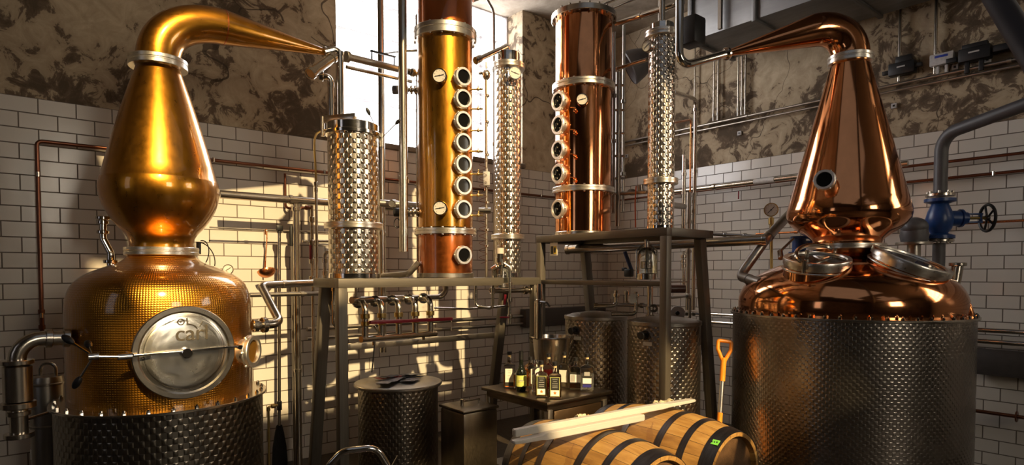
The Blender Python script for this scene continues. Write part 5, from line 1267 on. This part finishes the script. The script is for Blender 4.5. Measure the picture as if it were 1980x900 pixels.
# long big pipe and diagonals
pipe('main_pipe', 'long fat steel pipe passing under the taller platform towards the copper still', 'pipe', [W(1098, 483, s=2.05), W(1482, 464, D=4.55)], .038, STEEL, 0, [(0, .0, 1.15), (0, .55, 1.06), (0, .99, 1.15)])
pipe('thin_upper_pipe', 'slim pipe just above the fat one right of the taller platform', 'pipe', [W(1370, 453, s=1.2), W(1480, 458, s=1.0)], .014, STEEL_P, 0, [(0, .3), (0, .65)])
pipe('diagonal_pipe', 'fat brown steel pipe sloping down from behind the copper onion head', 'pipe', [W(1540, 400, D=5.05), W(1482, 462, D=4.62), W(1430, 535, D=4.62), W(1472, 548, D=4.25)], .036, STEEL_D, .07, [(0, .93, 1.15), (2, .45, 1.1)])
gg = thing('stem_gauge', 'round white pressure gauge on a tall thin stem left of the copper onion head', 'gauge', W(1492, 530, s=.55))
q = W(1491, 406, s=.55); b = MB(); q0_ = W(1492, 530, s=.55); b.tube([Vector((q0_.x, q0_.y, 0)), q0_, W(1491, 420, s=.55)], .013, 12); b.ring(.01, .024, -.03, .03, T(W(1491, 428, s=.55)), 12); b.build('stem', BRASS, gg)
gauge(gg, q, (CAM - q), .062, .01, BRASS, .8)
# small pump and pipes behind hatch
b = MB(); p = W(1545, 470, D=4.75); b.tube([p - Vector((0, 0, .12)), p + Vector((0, 0, .05))], .05, 16); b.ring(0, .075, -.10, -.07, T(p), 20); b.ring(0, .065, .03, .05, T(p), 20)
b.tube(fillet([p + RT * .06, p + RT * .13, p + RT * .13 - Vector((0, 0, .1))], .03), .018, 10)
tag(b.build('blue_valve', BLUE, None), 'dark blue valve casting tucked behind the left copper hatch', 'valve')
b = MB(); b.tube([W(1508, 487, D=4.5), W(1534, 462, D=4.6)], .010, 10); b.tube([W(1508, 487, D=4.5), W(1510, 500, D=4.45)], .02, 10); tag(b.build('lever_arm', STEEL, None), 'small steel lever with a hinge left of the blue valve casting', 'lever')
# ---------------- big grey pipe with blue gate valve
DG = 4.60
vp = W(1817, 420, D=DG); vx = lambda py: Vector((vp.x, vp.y, W(1817, py, D=DG).z))
gp = thing('grey_main', 'fat grey pipe bending from the right edge down onto the blue gate valve', 'pipe', vx(372))
b = MB(); b.tube(fillet([vx(374), vx(262), vx(262) + (W(2010, 192, D=3.95) - vx(262)) * 2.6], .14, 10), .045, 24); b.build('tube', GREY_P, gp)
b = MB(); b.ring(.03, .095, -.012, .012, T(vx(378)), 32)
for k in range(8): a = k * pi / 4 + .2; b.hexa(T(vx(378)) @ T(.078 * cos(a), .078 * sin(a), .01), .010, .02)
b.build('pipe_flange', STEEL, gp)
gv = thing('gate_valve', 'blue gate valve with a black handwheel right of the copper onion head', 'valve', vx(470))
b = MB(); z = lambda py: vx(py).z
M = T(vp.x, vp.y, 0)
b.lathe([(0, z(385)), (.102, z(385)), (.102, z(391)), (.055, z(395)), (.079, z(410)), (.093, z(425)), (.079, z(442)), (.055, z(452)), (.1, z(456)), (.1, z(462)), (0, z(462))], M, 40)
b.build('valve_body', BLUE, gv)
q = vx(423); sd = (RT * 1.0 - FW * .15).normalized()
b = MB(); Mv = M_to(sd, q); b.lathe([(.058, .05), (.058, .13), (.068, .135), (.068, .15), (.045, .16), (.045, .185), (0, .185)], Mv, 28); b.build('bonnet', BLUE, gv)
b = MB(); b.bar(q + sd * .18 + Vector((0, 0, .03)), q + sd * .29 + Vector((0, 0, .03)), .03, .012); b.bar(q + sd * .18 - Vector((0, 0, .03)), q + sd * .29 - Vector((0, 0, .03)), .03, .012); b.bar(q + sd * .285 - Vector((0, 0, .036)), q + sd * .285 + Vector((0, 0, .036)), .03, .012); b.build('yoke', BLUE, gv)
b = MB(); b.tube([q + sd * .17, q + sd * .34], .010, 10); b.build('stem', BRASS, gv)
handwheel(gv, M_to(sd, q + sd * .325), .098, BLACK, .011, 5)
b = MB(); 
for py in (466,):
    b.ring(.03, .095, -.010, .010, T(vx(py)), 32)
    for k in range(8): a = k * pi / 4 + .2; b.hexa(T(vx(py)) @ T(.076 * cos(a), .076 * sin(a), -.02), .010, .04)
b.build('pipe_flange', STEEL, gv)
pipe('lower_main', 'fat dim pipe dropping below the blue gate valve behind the tilted hatch', 'pipe', [vx(470), Vector((vp.x, vp.y, .02))], .042, GREY_P, 0, [(0, .5, 1.3)])
# grey motor behind the onion head
p = W(1768, 440, D=4.55); gm = thing('grey_motor', 'grey rounded motor housing between copper onion head and blue gate valve', 'motor', p)
b = MB(); b.ball((0, 0, 0), .10, T(p), (1.0, .9, .75), 24); b.lathe([(.0, -.11), (.085, -.11), (.095, -.06), (.085, 0)], T(p), 28); b.build('housing', GREY_P, gm)
b = MB(); b.ring(0, .12, -.13, -.11, T(p), 28); b.tube([p - Vector((0, 0, .12)), p - Vector((0, 0, .24))], .045, 16); b.build('mount', STEEL_D, gm)
# ---------------- under the taller platform: pump group
def ubend(pts, D, r, lab, name='transfer_pipe', **k): return pipe(name, lab, 'pipe', [W(x, y, D=D) for x, y in pts], r, STEEL, .04, **k)
ubend([(1150, 592), (1192, 592), (1192, 562)], 4.85, .016, 'left hooked pipe below the shelf above the rear dimpled tank', coup=[(1, .7, 1.6), (0, .05, 1.3)])
ubend([(1212, 562), (1212, 588), (1228, 592)], 4.85, .013, 'middle hooked pipe below the shelf of the taller platform', coup=[(0, .2, 1.6)])
ubend([(1182, 608), (1230, 608), (1230, 565)], 4.75, .015, 'right hooked pipe below the shelf carrying a white tag', coup=[(1, .85, 1.7)])
pipe('white_capped_tube', 'stout upright tube below the glass dome of the taller platform', 'pipe', [W(1257, 553, D=4.62), W(1257, 590, D=4.62), W(1257, 622, D=4.62)], .022, STEEL, 0, [(1, .2), (1, .7)])
pipe('transfer_pipe', 'level pipe between the hooked pipes and the stout upright tube', 'pipe', [W(1195, 590, D=4.88), W(1290, 592, s=1.95), Vector((W(1290, 592, s=1.95).x, W(1290, 592, s=1.95).y, H - .33))], .014, STEEL_D, 0, [(0, .5), (0, .9)])
for px_, py, w_, h_, D_, lab in ((1183, 571, 5, 15, 4.80, 'narrow white paper tag on the left hooked pipe'), (1224, 577, 11, 17, 4.70, 'square white paper tag on the right hooked pipe')):
    k = D_ / F; p = W(px_, py, D=D_); b = MB(); b.box((0, 0, 0), (w_ * k, .002, h_ * k), T(p) @ Matrix.Rotation(-atan2(.64, .768), 4, 'Z')); tag(b.build('paper_tag', PAPER, None), lab, 'tag')
p = W(1264, 597, D=4.60); b = MB(); M = M_to(CAM - p, p); b.ring(.012, .033, -.015, .015, M, 24); tag(b.build('ring_fitting', STEEL_P, None), 'round open ring fitting right of the stout upright tube', 'fitting')
p = W(1310, 606, s=1.45); ro = thing('hose_reel', 'pale round disc with a dark centre behind the right post of the taller platform', 'reel', p); M = M_to(CAM - p, p)
b = MB(); b.ring(.0, .062, -.012, .012, M, 32); b.build('disc', GREY_L, ro); b = MB(); b.ring(0, .018, .012, .03, M, 16); b.build('hub', BLACK, ro)
b = MB(); b.tube([p - (CAM - p).normalized() * .02, Vector((p.x, p.y, 0))], .010, 8); b.build('stand', STEEL_D, ro)
pipe('brown_cylinder', 'short brown cylinder behind the right post under the taller platform', 'cylinder', [W(1296, 559, s=1.6), W(1324, 559, s=1.5)], .034, simple('brown_enamel', (.10, .045, .03), .35), 0)
pipe('transfer_pipe', 'dark level pipe behind the right post just below the brown cylinder', 'pipe', [W(1296, 576, s=1.6), W(1334, 573, s=1.3), Vector((W(1334, 573, s=1.3).x, W(1334, 573, s=1.3).y, .02))], .013, STEEL_D, 0, [(0, .9, 1.8)])
pipe('bright_level_pipe', 'bright level pipe above the right dimpled tank next to the raking leg', 'pipe', [W(1326, 606, s=1.2), W(1372, 608, s=1.1), Vector((W(1372, 608, s=1.1).x, W(1372, 608, s=1.1).y, .02))], .013, STEEL_P, 0, [(0, .05), (0, .35), (0, .95)])
pipe('hopper_pipe', 'small funnel shaped drop pipe under the right end of the taller platform', 'pipe', [W(1322, 486, s=1.5), W(1322, 512, s=1.5), W(1322, 556, s=1.5)], .011, STEEL, 0, [(0, .4, 2.2), (0, .75, 1.9), (1, .05, 1.7)])
pipe('blue_hose', 'dark blue sloping bar behind the shelf under the stout copper column', 'bar', [W(1208, 487, s=1.75), W(1222, 525, s=1.7)], .016, simple('navy_paint', (.01, .02, .06), .5), 0)
p = W(1216, 528, s=1.72); b = MB(); b.box(p, (.06, .07, .07), bevel=.012); b.box(p + Vector((.0, .05, .03)), (.03, .04, .03), bevel=.005); tag(b.build('black_clamp', BLACK, None), 'black clamp block at the foot of the dark blue bar', 'clamp')
pipe('orange_cable', 'thin orange cable hanging beside the slender column on the taller platform', 'cable', [W(1230, 360, D=4.75), W(1228, 395, D=4.75), W(1229, 440, D=4.75)], .005, simple('orange_cable_skin', (.60, .10, .02), .5), .05)
b = MB(); p = W(1222, 372, D=4.9)
b.tube([W(1200, 375, D=4.9), W(1250, 372, D=4.7)], .014, 12); b.ball(p, .034, sc=(1.5, 1, .8)); b.tube([W(1238, 358, D=4.8), W(1240, 376, D=4.8)], .026, 12); tag(b.build('check_valve', STEEL_D, None), 'dark valve block on a level pipe left of the slender right column', 'valve')
# spotlight cowl behind the slender column
p = W(1243, 118, s=1.35); lm = thing('pendant_lamp', 'dull grey bell shaped lamp shade behind the top of the slender right column', 'lamp', p); ax_ = (RT * .85 - FW * .1 + Vector((0, 0, .42))).normalized(); M = M_to(ax_, p)
b = MB(); b.lathe([(.150, -.14), (.158, -.13), (.135, -.04), (.085, .08), (.06, .12), (.05, .16), (0, .17)], M, 40); b.lathe([(.145, -.135), (.128, -.04), (.08, .07), (0, .09)], M, 40); b.build('lamp_shade', GREY_P, lm)
b = MB(); b.tube([p + ax_ * .16, p + ax_ * .16 + Vector((0, 0, 4.46 - (p + ax_ * .16).z))], .012, 10); b.build('hanger', STEEL_D, lm)
# ---------------- duct and diagonal beam
du = thing('ventilation_duct', 'grey galvanised duct running under the ceiling along the right wall', 'duct', S(.62, 2.5, 3.96))
c0 = W(1325, 84, s=.95)
zb0 = c0.z
b = MB(); b.box((-.60, -3.35, (4.47 + zb0) / 2), (.72, 3.12, 4.47 - zb0 ), bevel=.004); b.build('duct_body', GALV, du)
for e_ in (1.83, 2.45, 3.15, 3.85, 4.55):
    b = MB(); b.box((-.60, -e_, (4.47 + zb0) / 2), (.77, .035, 4.47 - zb0 + .04), bevel=.003); b.build('joint_flange', GALV, du)
b = MB(); b.box((-1.0, -2.15, (4.45 + zb0) / 2), (.03, .03, 4.45 - zb0)); b.build('hanger_rail', STEEL_D, du)
p = W(1338, 62, D=4.9); b = MB(); b.box(p, (.16, .16, .22), bevel=.02); b.tube([p, Vector((p.x, p.y, 4.47))], .012, 8); tag(b.build('black_fan_box', BLACK, None), 'dark square fan box in front of the duct end behind the lyne pipe', 'box')
a = W(1905, -40, D=2.9); c = W(2010, 130, D=2.5); u_ = (c - a).normalized(); a = a - u_ * ((4.46 - a.z) / -u_.z if u_.z < 0 else 0); c = c + u_ * 1.6
pipe('black_hoist_tube', 'blurred dark tube slanting across the upper right corner of the picture', 'pipe', [a, c], .05, simple('dark_rubber_duct', (.012, .009, .012), .7), 0)
